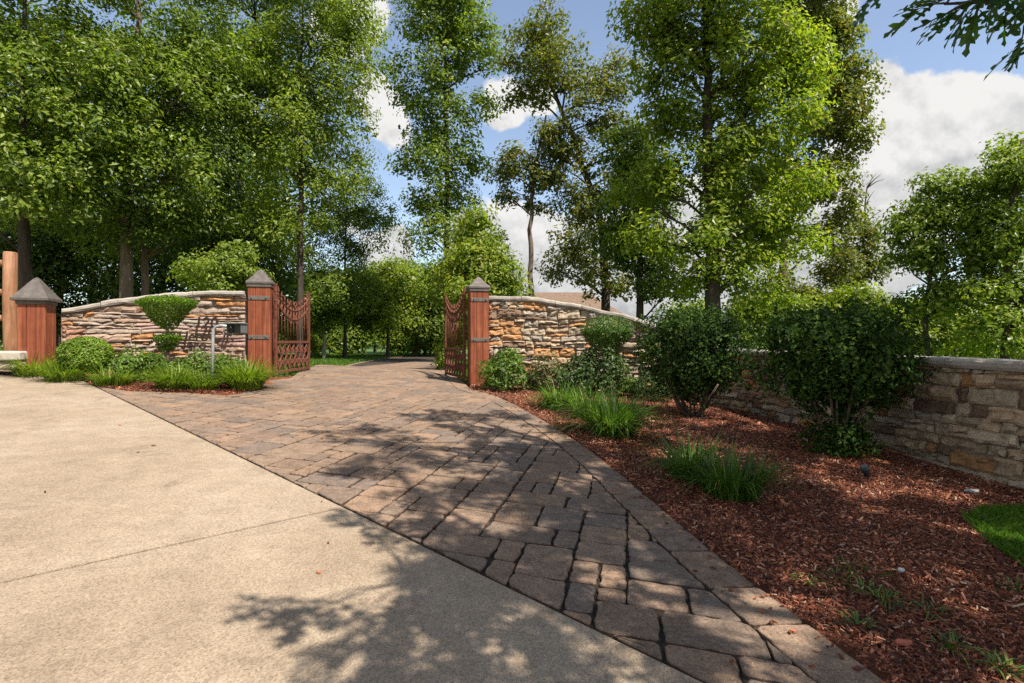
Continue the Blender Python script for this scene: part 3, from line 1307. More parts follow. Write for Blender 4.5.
# keypad on its gooseneck post
def keypad():
    b = at(212, 389)
    root = thing('keypad_pedestal', 'grey gooseneck post with keypad box in front of the lettered wall', 'keypad post', b)
    Y = b.y
    p = MB()
    top = P(214, 318, Y)
    p.tube([b + Vector((0, 0, -.05)), P(213, 338, Y), P(213.5, 330, Y), P(216, 326.5, Y), P(221, 325.5, Y - .01), P(232, 327, Y)], .019, 10)
    p.build('post', M['steel'], root)
    bx = MB()
    c = P(238, 328.5, Y)
    Mx = Matrix.Rotation(math.radians(-8), 3, 'Z')
    # hooded box: back, roof, cheeks
    bx.box(c + Vector((0, .03, 0)), (.22, .05, .14), Mx, bev=.008)
    bx.box(c + Mx @ Vector((0, -.05, .065)), (.24, .17, .016), Mx, bev=.004)
    for s in (-1, 1):
        bx.box(c + Mx @ Vector((s * .1, -.035, 0)), (.012, .11, .12), Mx, bev=.003)
    o = bx.build('box', M['keypad'], root)
    f = MB()
    f.box(c + Mx @ Vector((0, -.004, -.005)), (.15, .012, .1), Mx, bev=.003)
    fo = f.build('key_panel', M['keypad_face'], o)


keypad()


# wooden rail fence and stone kerb at the far left
def fence():
    Y = 8.6
    x0 = P(10, 300, Y).x
    root = thing('rail_fence', 'rough timber post with horizontal rails, at the left edge behind the short pillar', 'fence', (x0, Y, gz(x0, Y)))
    rng = random.Random(4)
    for xo, yo in ((0, 0), (-2.3, .5)):
        p = MB()
        zt = P(10, 252, Y).z
        b = Vector((x0 + xo, Y + yo, gz(x0 + xo, Y + yo) - .2))
        p.tube([b, b + Vector((.005, 0, .6)), b + Vector((-.005, 0, 1.2)), Vector((b.x, b.y, zt - .015)), Vector((b.x, b.y, zt))], [.092, .09, .093, .088, .075], 9, jit=.08, rng=rng)
        p.build('post', M['rough_timber'], root)
    for py in (263, 292, 318):
        r = MB()
        a = P(10, py, Y) + Vector((-.05, 0, 0))
        r.tube([a, a + Vector((-1.1, .25, .01)), a + Vector((-2.3, .5, 0))], [.05, .058, .05], 7, jit=.1, rng=rng)
        r.build('rail', M['rough_timber'], root)
    # stone block in front
    k = MB()
    c = P(3, 356, 7.7)
    Mx = Matrix.Rotation(.25, 3, 'Z')
    k.box((c.x - .25, 7.75, c.z + .0), (.95, .45, .13), Mx, col=(.42, .36, .3), bev=.02)
    k.box((c.x - .3, 7.8, c.z - .13), (1.0, .5, .12), Mx, col=(.36, .29, .22), bev=.02)
    tag(k.build('kerb_stone', M['coping'], loc=(c.x, 7.75, gz(c.x, 7.75)), colors=True), 'low pale kerb stones below the timber post at the left edge', 'kerb stone')


fence()


# ------------------------------------------------------------------ planting beds
def tri_fill(poly, spacing):
    """points of a jittered grid inside a polygon (2D)"""
    xs = [p[0] for p in poly]
    ys = [p[1] for p in poly]
    out = []
    y = min(ys)
    while y < max(ys):
        x = min(xs)
        while x < max(xs):
            if in_poly((x, y), poly):
                out.append((x, y))
            x += spacing
        y += spacing
    return out


def in_poly(p, poly):
    c = False
    j = len(poly) - 1
    for i in range(len(poly)):
        (xi, yi), (xj, yj) = poly[i], poly[j]
        if (yi > p[1]) != (yj > p[1]) and p[0] < (xj - xi) * (p[1] - yi) / (yj - yi) + xi:
            c = not c
        j = i
    return c


# right bed: between paving edge and the right wall
re_part = [p for p in RE if -1.0 < p[1] < 9.6 and p[0] > -.75]
bed_right = re_part + [(GR.x - .1, GR.y + .1)] + [p for p in wall_right_line if p[1] > -.6] + [(4.8, -.9), (B.x + .95, -.9)]
le_part = [p for p in LE if p[1] < 9.75 and p[0] < -3.5]
bed_left = [tuple(road_pt(-8.6, .05)[:2])] + [tuple(at(*p)[:2]) for p in ((22, 376), (60, 383), (100, 388.5))][:0] + le_part + [(GL.x, GL.y)] + [p for p in wall_left_line] + [(LP.x - .5, LP.y + .1)]


def bed_z(x, y, poly):
    return gz(x, y) + .02 + .035 * mnoise.noise((x * 1.3, y * 1.3, 2.0))


def strip_sheet(name, lineA, lineB, n, m, zf, mat):
    V, F = [], []
    ta, tb = arc_table(lineA), arc_table(lineB)
    for i in range(n + 1):
        a = on_line(lineA, ta, ta[-1] * i / n)[0]
        b = on_line(lineB, tb, tb[-1] * i / n)[0]
        for j in range(m + 1):
            x, y = a.x + (b.x - a.x) * j / m, a.y + (b.y - a.y) * j / m
            V.append((x, y, zf(x, y, j / m)))
    for i in range(n):
        for j in range(m):
            F.append((i * (m + 1) + j, (i + 1) * (m + 1) + j, (i + 1) * (m + 1) + j + 1, i * (m + 1) + j + 1))
    o = from_np(name, V, F, mat, smoothf=True)
    return tag(o, kind='structure')


def bz(x, y, t=.5):
    e = smooth(min(t, 1 - t) * 8)
    return gz(x, y) - .022 + .035 * e * (.5 + mnoise.noise((x * 1.2, y * 1.2, 2.0)) * .7)


wr = wall_right_line
strip_sheet('planting_bed', [p for p in RE if p[1] < 9.7 and p[0] > -.8], [(-.3, -.5)][:0] + list(reversed([(p[0], p[1]) for p in wr])), 70, 26, bz, M['mulch_bed'])
bl_front = le_part
strip_sheet('planting_bed', [tuple(road_pt(-7.6, .1)[:2])] + le_part, list(reversed(wall_left_line)) + [(GL.x + .3, GL.y + .3)], 40, 12, bz, M['mulch_bed'])

strip_sheet('planting_bed', [p for p in offset(le_part, -.2) if p[0] > -4.9], [(-4.9, 9.22), (GL.x - .1, GL.y + .02), (GL.x + .3, GL.y + .3)], 20, 8, lambda x, y, t: bz(x, y, t) - .004, M['mulch_bed'])


def chips():
    rng = np.random.default_rng(5)
    pts = []
    for poly, n, bounds in ((bed_right, 240000, None), (bed_left, 7000, None)):
        xs = [p[0] for p in poly]
        ys = [p[1] for p in poly]
        k = 0
        r = random.Random(2)
        # more, smaller chips close to the camera
        while k < n:
            lo = max(min(ys), .9)
            y = lo + (max(ys) - lo) * (r.random() ** 1.9)
            x = min(xs) + (max(xs) - min(xs)) * r.random()
            k += 1
            if (y < .9 and poly is bed_right):
                continue
            if in_poly((x, y), poly):
                pts.append((x, y))
    pts = np.array(pts)
    n = len(pts)
    z = np.array([gz(x, y) - .010 + .034 * (.5 + mnoise.noise((x * 1.2, y * 1.2, 2.0)) * .7) for x, y in pts])
    L = rng.uniform(.010, .036, n) * (1 + (rng.random(n) < .03) * 1.2) * np.clip(.5 + .12 * pts[:, 1], .72, 1.2)
    W = L * rng.uniform(.16, .42, n)
    T = rng.uniform(.002, .006, n)
    yaw = rng.uniform(0, 2 * np.pi, n)
    pit = rng.normal(0, .42, n)
    c, s = np.cos(yaw), np.sin(yaw)
    d = np.stack([c * np.cos(pit), s * np.cos(pit), np.sin(pit)], 1)
    w = np.stack([-s, c, rng.normal(0, .3, n)], 1)
    w /= np.linalg.norm(w, axis=1)[:, None]
    u = np.cross(d, w)
    ctr = np.stack([pts[:, 0], pts[:, 1], z + rng.uniform(-.004, .016, n)], 1)
    V = np.empty((n, 8, 3))
    k = 0
    for zz in (-1, 1):
        for (a, b) in ((-1, -1), (1, -1), (1, 1), (-1, 1)):
            taper = rng.uniform(.6, 1, n)
            V[:, k] = ctr + d * (a * L / 2)[:, None] + w * (b * W / 2 * taper)[:, None] + u * (zz * T / 2)[:, None]
            k += 1
    q = np.array([(3, 2, 1, 0), (4, 5, 6, 7), (0, 1, 5, 4), (1, 2, 6, 5), (2, 3, 7, 6), (3, 0, 4, 7)])
    F = (np.arange(n)[:, None, None] * 8 + q[None]).reshape(-1, 4)
    o = from_np('bark_mulch', V.reshape(-1, 3), F, M['mulch'])
    tag(o, 'red shredded bark mulch covering both planting beds', 'mulch', kind='stuff')


chips()


# ------------------------------------------------------------------ foliage tools
def leaf_quads(ctr, size, rng, up=(0, 0, 1), upw=1.0, outw=0.0, out=None, jitter=.8, aspect=.5, fold=.15, droop=0.0):
    """rhombic leaves: returns V (4n,3), F (n,4)"""
    n = len(ctr)
    nrm = rng.normal(0, jitter, (n, 3)) + np.array(up) * upw
    if out is not None:
        nrm = nrm + out * outw
    nrm /= np.linalg.norm(nrm, axis=1)[:, None] + 1e-9
    d = rng.normal(0, 1, (n, 3))
    d[:, 2] -= droop
    d -= nrm * np.sum(d * nrm, 1)[:, None]
    d /= np.linalg.norm(d, axis=1)[:, None] + 1e-9
    w = np.cross(nrm, d)
    L = size * rng.uniform(.65, 1.3, n)
    W = L * aspect * rng.uniform(.8, 1.2, n)
    V = np.empty((n, 4, 3))
    V[:, 0] = ctr - d * (L / 2)[:, None]
    V[:, 1] = ctr + w * (W / 2)[:, None] + nrm * (W * fold)[:, None] - d * (L * .06)[:, None]
    V[:, 2] = ctr + d * (L / 2)[:, None] - nrm * (L * .1)[:, None]
    V[:, 3] = ctr - w * (W / 2)[:, None] + nrm * (W * fold)[:, None] - d * (L * .06)[:, None]
    F = np.arange(n * 4).reshape(n, 4)
    return V.reshape(-1, 3), F


TREES = []


def tree(label, Y, trunk, r0, lobes, mat, bark='bark_dark', clumps=260, per=55, leaf=.13, clump_r=.55, seed=1, name='tree', group=None, nbr=26, depth=1.0, flat=.72, cat='tree', bare=0, aspect=.55):
    rng = np.random.default_rng(seed)
    r = random.Random(seed)
    tp = [P(px, py, Y) for px, py in trunk]
    bx, by = tp[0].x, Y
    base = Vector((bx, by, gz(bx, by)))
    root = thing(name, label, cat, base, group)
    # trunk, with extra points for a natural wobble
    path = [base + Vector((0, 0, -.15)), base + Vector((0, 0, .12))]
    pts = [base] + [p for p in tp if p.z > base.z + .3]
    fine = []
    for i in range(len(pts) - 1):
        for k in range(4):
            t = k / 4
            q = pts[i].lerp(pts[i + 1], t)
            if i + k > 0:
                q = q + Vector((r.uniform(-1, 1), r.uniform(-1, 1), 0)) * r0 * .22
            fine.append(q)
    fine.append(pts[-1])
    H = fine[-1].z - fine[0].z
    rad = [r0 * (1.45 if i == 0 else 1.0) * (1 - .78 * ((q.z - fine[0].z) / max(H, .1)) ** .9) for i, q in enumerate(fine)]
    mb = MB()
    mb.tube([base + Vector((0, 0, -.2))] + fine, [r0 * 1.6] + rad, 9, jit=.12, rng=r)
    # lobes in metres
    k = Y / FPX
    clumps = int(clumps * (.9 if seed < 27 or 100 <= seed < 130 else 1.05))
    leaf *= .8 if seed < 27 else (1.0 if seed >= 100 else .9)
    per = int(per * (1.75 if seed < 27 else (1.0 if seed >= 100 else 1.3)))
    if seed < 27:
        clump_r *= .86
    if seed >= 27 and seed < 100:
        clump_r *= .88
    LB = []
    for lb in lobes:
        px, py, rx, ry = lb[:4]
        dy = lb[4] if len(lb) > 4 else r.uniform(-.55, .55) * rx * k * depth * .9
        c = P(px, py, Y)
        LB.append((np.array((c.x, Y + dy, c.z)), np.array((rx * k, rx * k * depth, ry * k))))
    wgt = np.array([q[1][0] * q[1][2] for q in LB])
    wgt = wgt / wgt.sum()
    cnt = np.maximum(2, np.round(wgt * clumps)).astype(int)
    centres = []
    for (c, s), m in zip(LB, cnt):
        v = rng.normal(0, 1, (m, 3))
        v /= np.linalg.norm(v, axis=1)[:, None]
        rr = rng.random(m) ** (1 / 3.4)
        centres.append(c + v * rr[:, None] * s)
    ctr = np.concatenate(centres)
    # branches: from the trunk out to a spread of clumps
    order = rng.permutation(len(ctr))[:nbr]
    tz = np.array([q.z for q in fine])
    for j in order:
        e = Vector(ctr[j])
        hd = math.hypot(e.x - bx, e.y - by)
        want = e.z - .55 * hd - .2
        i = int(np.clip(np.searchsorted(tz, want), 1, len(fine) - 1))
        if tz[i] < base.z + 1.2 and H > 3:
            i = min(len(fine) - 1, i + 2)
        s = fine[i]
        L = (e - s).length
        if L < .25:
            continue
        br = min(rad[min(i, len(rad) - 1)] * .6, .012 + .014 * L)
        p1 = s.lerp(e, .35) + Vector((r.uniform(-.1, .1), r.uniform(-.1, .1), .10)) * L
        p2 = s.lerp(e, .7) + Vector((r.uniform(-.1, .1), r.uniform(-.1, .1), .08)) * L
        mb.tube([s, p1, p2, e], [br, br * .75, br * .5, br * .18], 5)
        for _ in range(2):
            t2 = p2 + Vector((r.uniform(-.3, .3), r.uniform(-.3, .3), r.uniform(-.05, .3))) * L
            mb.tube([p1.lerp(p2, r.random()), t2], [br * .4, br * .1], 4)
    for _ in range(bare):
        s = fine[-1 - r.randrange(0, max(1, len(fine) // 3))]
        e = s + Vector((r.uniform(-1, 1), r.uniform(-.6, .6), r.uniform(.1, .9))) * r.uniform(.4, .9)
        m_ = s.lerp(e, .5) + Vector((0, 0, .06))
        mb.tube([s, m_, e], [.022, .014, .004], 4)
    mb.build('trunk', M[bark], root)
    # leaves
    m = len(ctr)
    sz = rng.uniform(.6, 1.25, m) * clump_r
    n = np.maximum(6, (per * rng.uniform(.6, 1.3, m) * (sz / clump_r) ** 1.5)).astype(int)
    idx = np.repeat(np.arange(m), n)
    off = rng.normal(0, 1, (len(idx), 3))
    off /= np.linalg.norm(off, axis=1)[:, None]
    off *= (rng.random(len(idx)) ** .42)[:, None]
    off *= np.stack([sz[idx], sz[idx], sz[idx] * flat], 1)
    # tilt each clump outwards and down a little
    outd = ctr - np.array((bx, by, 0))
    outd[:, 2] = 0
    outd /= np.linalg.norm(outd, axis=1)[:, None] + 1e-6
    off[:, 2] -= np.sum(off * outd[idx], 1) * .12
    pos = ctr[idx] + off
    on = off / np.stack([sz[idx], sz[idx], sz[idx] * flat], 1)
    leaf = leaf * rng.uniform(.7, 1.4, m)[idx]
    V, F = leaf_quads(pos, leaf, rng, upw=.75, outw=.8, out=outd[idx] * .45 + on, jitter=.42, droop=.5, aspect=aspect)
    from_np('crown', V, F, M[mat], root)
    return root


# ------------------------------------------------------------------ trees of the wood, left to right
G_LEFT = 'trees of the wood behind the lettered wall'
tree('broad leafy tree at the far left of the wood, crown sunlit on top', 13, [(28, 310), (24, 200), (22, 90), (25, 0)], .17,
     [(20, 105, 80, 55), (75, 60, 75, 50), (5, 30, 80, 50), (60, 150, 70, 45), (105, 105, 50, 45), (-40, 120, 70, 60), (10, 190, 70, 30), (60, 200, 50, 25), (40, -40, 110, 50), (-60, 40, 80, 60)],
     'leaf_mid', 'bark_dark', 430, 70, .135, .6, 21, group=G_LEFT)
tree('tall tree with stout pale brown trunk rising behind the middle of the lettered wall', 14.5, [(126, 318), (125, 240), (126, 150), (135, 60), (140, -20)], .19,
     [(150, 40, 75, 50), (170, 100, 70, 50), (125, 165, 75, 40), (205, 60, 55, 50), (105, 238, 42, 14), (190, 175, 60, 35), (150, -40, 110, 50), (120, 100, 50, 40), (80, 215, 60, 20), (160, 215, 40, 18)],
     'leaf_mid', 'bark_brown', 430, 65, .13, .6, 22, group=G_LEFT)
tree('slimmer brown tree standing just right of the stout pale brown trunk', 15.2, [(146, 318), (146, 240), (155, 150), (170, 60)], .12,
     [(185, 205, 50, 28), (200, 150, 50, 35), (165, 120, 50, 40), (190, 60, 50, 40), (175, 240, 35, 14)],
     'leaf_dark', 'bark_brown', 200, 60, .13, .6, 23, group=G_LEFT)
tree('dark trunked tree leaning to the right above the lettered wall', 18, [(200, 318), (208, 250), (226, 190), (246, 110), (256, 20)], .2,
     [(240, 75, 60, 50), (255, 15, 65, 45), (225, 150, 50, 40), (270, 120, 45, 40), (215, 215, 35, 20), (260, -50, 90, 45)],
     'leaf_dark', 'bark_dark', 260, 60, .14, .65, 24, group=G_LEFT)
tree('feathery yellow-green tree towering behind the left gate pillar', 16.5, [(300, 345), (301, 200), (300, 80), (305, -20)], .11,
     [(310, 60, 55, 50), (335, 110, 40, 45), (285, 130, 55, 45), (300, 195, 55, 40), (352, 75, 32, 40), (320, 5, 65, 45), (275, 225, 45, 35), (330, 160, 40, 30), (300, -60, 80, 45), (360, 30, 28, 30), (270, 60, 40, 40)],
     'leaf_yellow', 'bark_dark', 520, 60, .135, .58, 25, group=G_LEFT, aspect=.5)
tree('rounded mid-height green tree just right of the left gate leaf', 24.5, [(345, 352), (345, 260), (347, 180)], .08,
     [(345, 200, 38, 26), (362, 228, 30, 28), (325, 258, 40, 32), (348, 288, 38, 24), (316, 292, 30, 26), (380, 212, 16, 12), (318, 220, 28, 22)],
     'leaf_mid', 'bark_dark', 330, 55, .14, .6, 26)
tree('thin pale-stemmed sapling on the lawn beyond the left gate leaf', 24, [(324, 352), (324, 330), (330, 300)], .09,
     [(330, 300, 24, 22), (320, 322, 20, 12)], 'leaf_mid', 'bark_pale', 70, 50, .15, .6, 27)
tree('layered green tree at the bend of the drive, dead centre of the gate opening', 27, [(388, 356), (388, 320), (388, 280)], .09,
     [(372, 300, 38, 22), (395, 285, 28, 20), (395, 318, 34, 13), (375, 280, 22, 14), (362, 318, 24, 12), (388, 268, 14, 8)],
     'leaf_bright', 'bark_dark', 260, 50, .17, .8, 28)
tree('dark green tree beside the drive bend, nearest the right gate leaf', 29, [(416, 354), (416, 320), (418, 280)], .09,
     [(418, 290, 26, 20), (430, 315, 30, 22), (412, 320, 24, 12), (405, 270, 18, 10), (440, 328, 20, 12), (440, 285, 22, 20)],
     'leaf_mid', 'bark_dark', 260, 50, .17, .8, 29)
tree('very tall narrow tree right of the gate opening, crown stacked in tufts', 21, [(448, 352), (447, 220), (446, 90), (440, -20)], .14,
     [(428, 15, 38, 36), (455, 50, 38, 32), (418, 82, 28, 26), (482, 45, 26, 28), (438, 118, 40, 26), (478, 112, 20, 16), (430, 160, 34, 22), (452, 200, 32, 22), (440, 240, 36, 22), (455, 282, 34, 26), (430, -40, 50, 36), (466, 160, 22, 18), (452, 10, 34, 26), (428, 205, 22, 14)],
     'leaf_mid', 'bark_dark', 500, 55, .15, .62, 30, nbr=40)
tree('small bright yellow-green tree behind the right gate pillar', 13.4, [(480, 352), (479, 290), (479, 235)], .08,
     [(480, 242, 22, 22), (466, 268, 28, 22), (496, 270, 24, 22), (478, 220, 9, 12), (480, 290, 38, 18), (505, 285, 18, 14)],
     'leaf_bright', 'bark_dark', 230, 60, .1, .42, 31)
tree('slender bare-stemmed tree with one small high crown, alone against the sky', 19, [(531, 340), (531, 290), (530, 230), (534, 175), (546, 115)], .13,
     [(520, 165, 24, 14), (545, 182, 24, 12), (510, 196, 13, 7), (552, 140, 22, 16), (500, 170, 14, 8), (530, 205, 12, 5)],
     'leaf_olive', 'bark_brown', 105, 45, .14, .5, 32, nbr=16)
tree('tall dark tree leaning left over the right stone wall, trunk forking high', 19, [(607, 350), (605, 280), (602, 225), (578, 150), (548, 75), (540, 40)], .19,
     [(535, 42, 34, 24), (562, 72, 34, 24), (530, 88, 24, 16), (595, 112, 32, 28), (570, 150, 30, 22), (602, 190, 40, 28), (574, 205, 28, 18), (592, 245, 40, 24), (560, 262, 22, 16), (604, 280, 34, 16), (628, 150, 28, 26), (548, 18, 16, 12), (512, 62, 14, 10), (615, 80, 26, 22)],
     'leaf_olive', 'bark_dark', 420, 50, .14, .52, 33, nbr=44)
tree('dark green tree with shaded trunk between the leaning tree and the tall bright tree', 16, [(640, 345), (640, 260), (634, 170)], .15,
     [(640, 205, 36, 38), (652, 252, 36, 24), (628, 150, 28, 26), (662, 285, 28, 14), (618, 240, 24, 20)],
     'leaf_dark', 'bark_dark', 230, 60, .13, .55, 34)
tree('tallest bright green tree with thick dark trunk behind the left dark bush', 13, [(714, 345), (712, 250), (709, 150), (706, 50), (702, -40)], .21,
     [(700, 15, 70, 36), (745, 55, 60, 40), (665, 60, 36, 36), (648, 25, 30, 30), (765, 108, 50, 36), (690, 105, 48, 30), (745, 150, 52, 30), (775, 190, 46, 26), (690, 175, 46, 26), (655, 185, 36, 26), (745, 222, 52, 24), (690, 242, 46, 20), (735, 268, 52, 16), (790, 238, 34, 22), (640, 235, 22, 16), (770, 285, 40, 12), (715, -50, 110, 45), (800, 60, 30, 36), (690, 285, 34, 10)],
     'leaf_bright', 'bark_dark', 800, 60, .125, .52, 35, nbr=50, depth=.8)
tree('pale-trunked tree close behind the tallest bright green tree', 17, [(738, 345), (737, 290), (740, 200)], .15,
     [(742, 200, 34, 26), (755, 245, 30, 20), (735, 160, 30, 24), (725, 225, 28, 18)],
     'leaf_mid', 'bark_pale', 120, 50, .14, .55, 36)
tree('olive-leaved tree with straight brown trunk, right flank of the tall trees', 17, [(782, 345), (783, 260), (788, 150), (800, 40)], .17,
     [(820, 40, 34, 32), (846, 82, 24, 24), (852, 128, 22, 18), (828, 112, 34, 28), (856, 155, 22, 8), (836, 190, 24, 16), (826, 232, 24, 16), (800, 172, 34, 32), (800, 15, 36, 32), (842, 20, 22, 20), (850, 215, 14, 10), (815, -30, 40, 30), (790, 290, 30, 14)],
     'leaf_olive', 'bark_brown', 430, 52, .14, .5, 37, nbr=44)
tree('half-dead spindly tree with bare twigged tip against the cloud', 20, [(862, 335), (863, 270), (864, 225), (867, 188)], .10,
     [(858, 232, 13, 10), (846, 250, 16, 12), (876, 262, 16, 14), (850, 278, 20, 12), (872, 240, 10, 8)],
     'leaf_olive', 'bark_dark', 95, 40, .14, .45, 38, nbr=14, bare=12)
tree('crooked small tree leaning left below the half-dead tree', 18, [(846, 340), (840, 300), (834, 275)], .09,
     [(832, 272, 16, 12), (815, 300, 22, 10), (842, 262, 12, 9)], 'leaf_olive', 'bark_brown', 60, 45, .13, .5, 39)
tree('open-crowned tree behind the right stone wall, left of the frame-edge tree', 13, [(928, 372), (926, 300), (934, 240), (944, 190)], .10,
     [(942, 186, 26, 16), (925, 215, 30, 18), (962, 215, 32, 22), (990, 192, 26, 18), (914, 250, 26, 18), (952, 258, 38, 22), (900, 228, 16, 9), (935, 300, 34, 18), (975, 285, 26, 18), (980, 240, 24, 16)],
     'leaf_yellow', 'bark_dark', 290, 50, .11, .42, 40, nbr=40)
tree('dense tree cut by the right frame edge, above the right stone wall', 12, [(1004, 372), (1006, 290), (1014, 200), (1022, 140)], .12,
     [(1012, 172, 24, 18), (1004, 228, 34, 26), (1022, 272, 36, 30), (992, 300, 30, 22), (1050, 200, 44, 50), (1004, 332, 36, 14), (1030, 150, 26, 16), (1070, 280, 40, 40)],
     'leaf_yellow', 'bark_dark', 300, 50, .11, .44, 41, nbr=40)

# young growth behind the walls
tree('bright young sapling with arching leaves, behind the lettered wall beside the left gate pillar', 12.2, [(228, 320), (228, 285), (226, 255)], .04,
     [(218, 268, 32, 10), (238, 254, 20, 9), (192, 274, 22, 7), (250, 275, 14, 12), (225, 287, 34, 8)], 'leaf_yellow', 'bark_dark', 100, 44, .09, .3, 42, name='sapling', cat='sapling', nbr=12)
tree('yellow-green round young tree in the gap below the half-dead tree', 15.5, [(862, 350), (862, 315)], .05,
     [(862, 300, 24, 12), (845, 312, 24, 10), (885, 315, 22, 10)], 'leaf_bright', 'bark_dark', 130, 50, .12, .45, 43, name='sapling', cat='sapling', nbr=10)
tree('bright bushy young tree glowing low behind the right stone wall', 17, [(955, 372), (955, 345)], .05,
     [(950, 330, 40, 18), (905, 335, 28, 16), (990, 338, 34, 16), (925, 315, 26, 14), (1020, 325, 30, 20)], 'leaf_bright', 'bark_dark', 270, 50, .13, .55, 44, name='sapling', cat='sapling', nbr=12)
tree('bright young tree behind the wall between the two dark bushes', 16, [(775, 350), (775, 315)], .05,
     [(770, 305, 34, 11), (800, 312, 28, 12), (745, 312, 22, 9), (820, 322, 22, 10)], 'leaf_yellow', 'bark_dark', 130, 50, .12, .5, 45, name='sapling', cat='sapling', nbr=10)
tree('low leafy growth at the drive edge behind the right gate leaf', 13.2, [(438, 380), (438, 350)], .03,
     [(443, 352, 6, 13, 0), (449, 340, 9, 12, .6), (440, 364, 5, 6, -.1), (462, 330, 14, 18, .8)], 'leaf_bright', 'bark_dark', 70, 40, .07, .2, 46, name='sapling', cat='sapling', nbr=6)

# deeper rows of the wood, seen only as depth between the nearer trees
G_DEEP = 'trees deep in the wood'
rr = random.Random(77)
deep = [(-60, 23), (10, 26), (60, 22), (95, 28), (160, 24), (190, 30), (232, 26), (275, 29), (255, 34), (-120, 20), (120, 34), (20, 34)]
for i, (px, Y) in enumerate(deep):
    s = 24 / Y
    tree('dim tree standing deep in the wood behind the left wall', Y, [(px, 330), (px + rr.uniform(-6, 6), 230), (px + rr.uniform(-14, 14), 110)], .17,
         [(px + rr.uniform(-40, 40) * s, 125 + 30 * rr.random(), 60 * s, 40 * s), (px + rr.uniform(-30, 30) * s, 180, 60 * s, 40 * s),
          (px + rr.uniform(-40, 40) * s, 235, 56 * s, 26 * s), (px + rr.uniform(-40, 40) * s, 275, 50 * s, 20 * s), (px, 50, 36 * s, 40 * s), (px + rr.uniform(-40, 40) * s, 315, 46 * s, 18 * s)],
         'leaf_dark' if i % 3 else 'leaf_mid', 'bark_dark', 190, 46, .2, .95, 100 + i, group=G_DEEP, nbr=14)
G_UND = 'shaded understory behind the lettered wall'
for i, (px, Y) in enumerate(((-30, 17), (45, 18), (95, 19), (165, 18.5), (265, 19.5), (215, 21))):
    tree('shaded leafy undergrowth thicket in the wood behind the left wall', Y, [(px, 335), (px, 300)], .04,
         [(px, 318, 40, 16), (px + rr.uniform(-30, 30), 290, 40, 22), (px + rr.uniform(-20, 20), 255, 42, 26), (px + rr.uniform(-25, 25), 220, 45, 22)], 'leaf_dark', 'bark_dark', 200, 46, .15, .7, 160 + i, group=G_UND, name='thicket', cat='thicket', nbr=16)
G_EDGE = 'sunlit undergrowth at the far edge of the lawn'
for i, (px, Y) in enumerate(((306, 29), (330, 31), (352, 33), (398, 34), (425, 32), (448, 30))):
    tree('sunlit bushy undergrowth at the far edge of the lawn', Y, [(px, 352), (px, 340)], .05,
         [(px, 342, 15, 9), (px + rr.uniform(-9, 9), 334, 14, 10), (px + rr.uniform(-9, 9), 325, 11, 9)], ('leaf_bright', 'leaf_mid', 'leaf_yellow')[i % 3], 'bark_dark', 80, 40, .2, .7, 220 + i, group=G_EDGE, name='thicket', cat='thicket', nbr=8)
G_LOW = 'distant trees down the slope beyond the right wall'
for i, (px, Y) in enumerate(((690, 30), (770, 27), (830, 33), (890, 29), (945, 35), (1000, 28), (1060, 31))):
    tree('distant tree down the slope beyond the right wall', Y, [(px, 372), (px, 340), (px, 318)], .14,
         [(px, 322, 30, 14), (px + rr.uniform(-18, 18), 338, 36, 12), (px + rr.uniform(-18, 18), 352, 36, 10), (px + rr.uniform(-14, 14), 310, 20, 9)], ('leaf_yellow', 'leaf_mid', 'leaf_olive')[i % 3], 'bark_dark', 130, 44, .19, .8, 180 + i, group=G_LOW, nbr=10)
G_FAR = 'far trees past the bend of the drive'
for i, (px, Y, mt) in enumerate(((350, 34, 'leaf_mid'), (400, 38, 'leaf_dark'), (435, 36, 'leaf_mid'), (305, 33, 'leaf_dark'), (470, 34, 'leaf_dark'), (375, 42, 'leaf_mid'))):
    tree('distant green tree past the bend of the drive', Y, [(px, 352), (px, 310), (px + rr.uniform(-5, 5), 280)], .09,
         [(px + rr.uniform(-8, 8), 285, 24, 18), (px + rr.uniform(-16, 16), 310, 28, 16), (px + rr.uniform(-16, 16), 329, 26, 12)], mt, 'bark_dark', 120, 42, .22, .9, 140 + i, group=G_FAR, nbr=10)


# the far-off wood that closes the horizon
def far_wood():
    rng = np.random.default_rng(91)
    n = 26000
    a = np.radians(rng.uniform(-62, 62, n))
    d = rng.uniform(62, 80, n)
    x, y = d * np.sin(a), d * np.cos(a)
    crest = np.array([3.9 + 1.5 * mnoise.noise((float(q) * 9, 1.5, 0)) + .8 * mnoise.noise((float(q) * 40, 3.5, 0)) for q in a])
    g = np.array([gz(float(p), float(q)) for p, q in zip(x, y)])
    crest = np.where(x > 6, crest - 1.0, crest)
    z = g - .2 + (crest - g) * rng.random(n) ** .8
    ctr = np.stack([x, y, z], 1)
    out = np.stack([-np.sin(a), -np.cos(a), np.zeros(n)], 1)
    V, F = leaf_quads(ctr, .62, rng, upw=.6, outw=.6, out=out, jitter=.6, aspect=.7)
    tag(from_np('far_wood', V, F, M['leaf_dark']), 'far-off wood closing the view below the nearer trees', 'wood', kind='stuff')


far_wood()

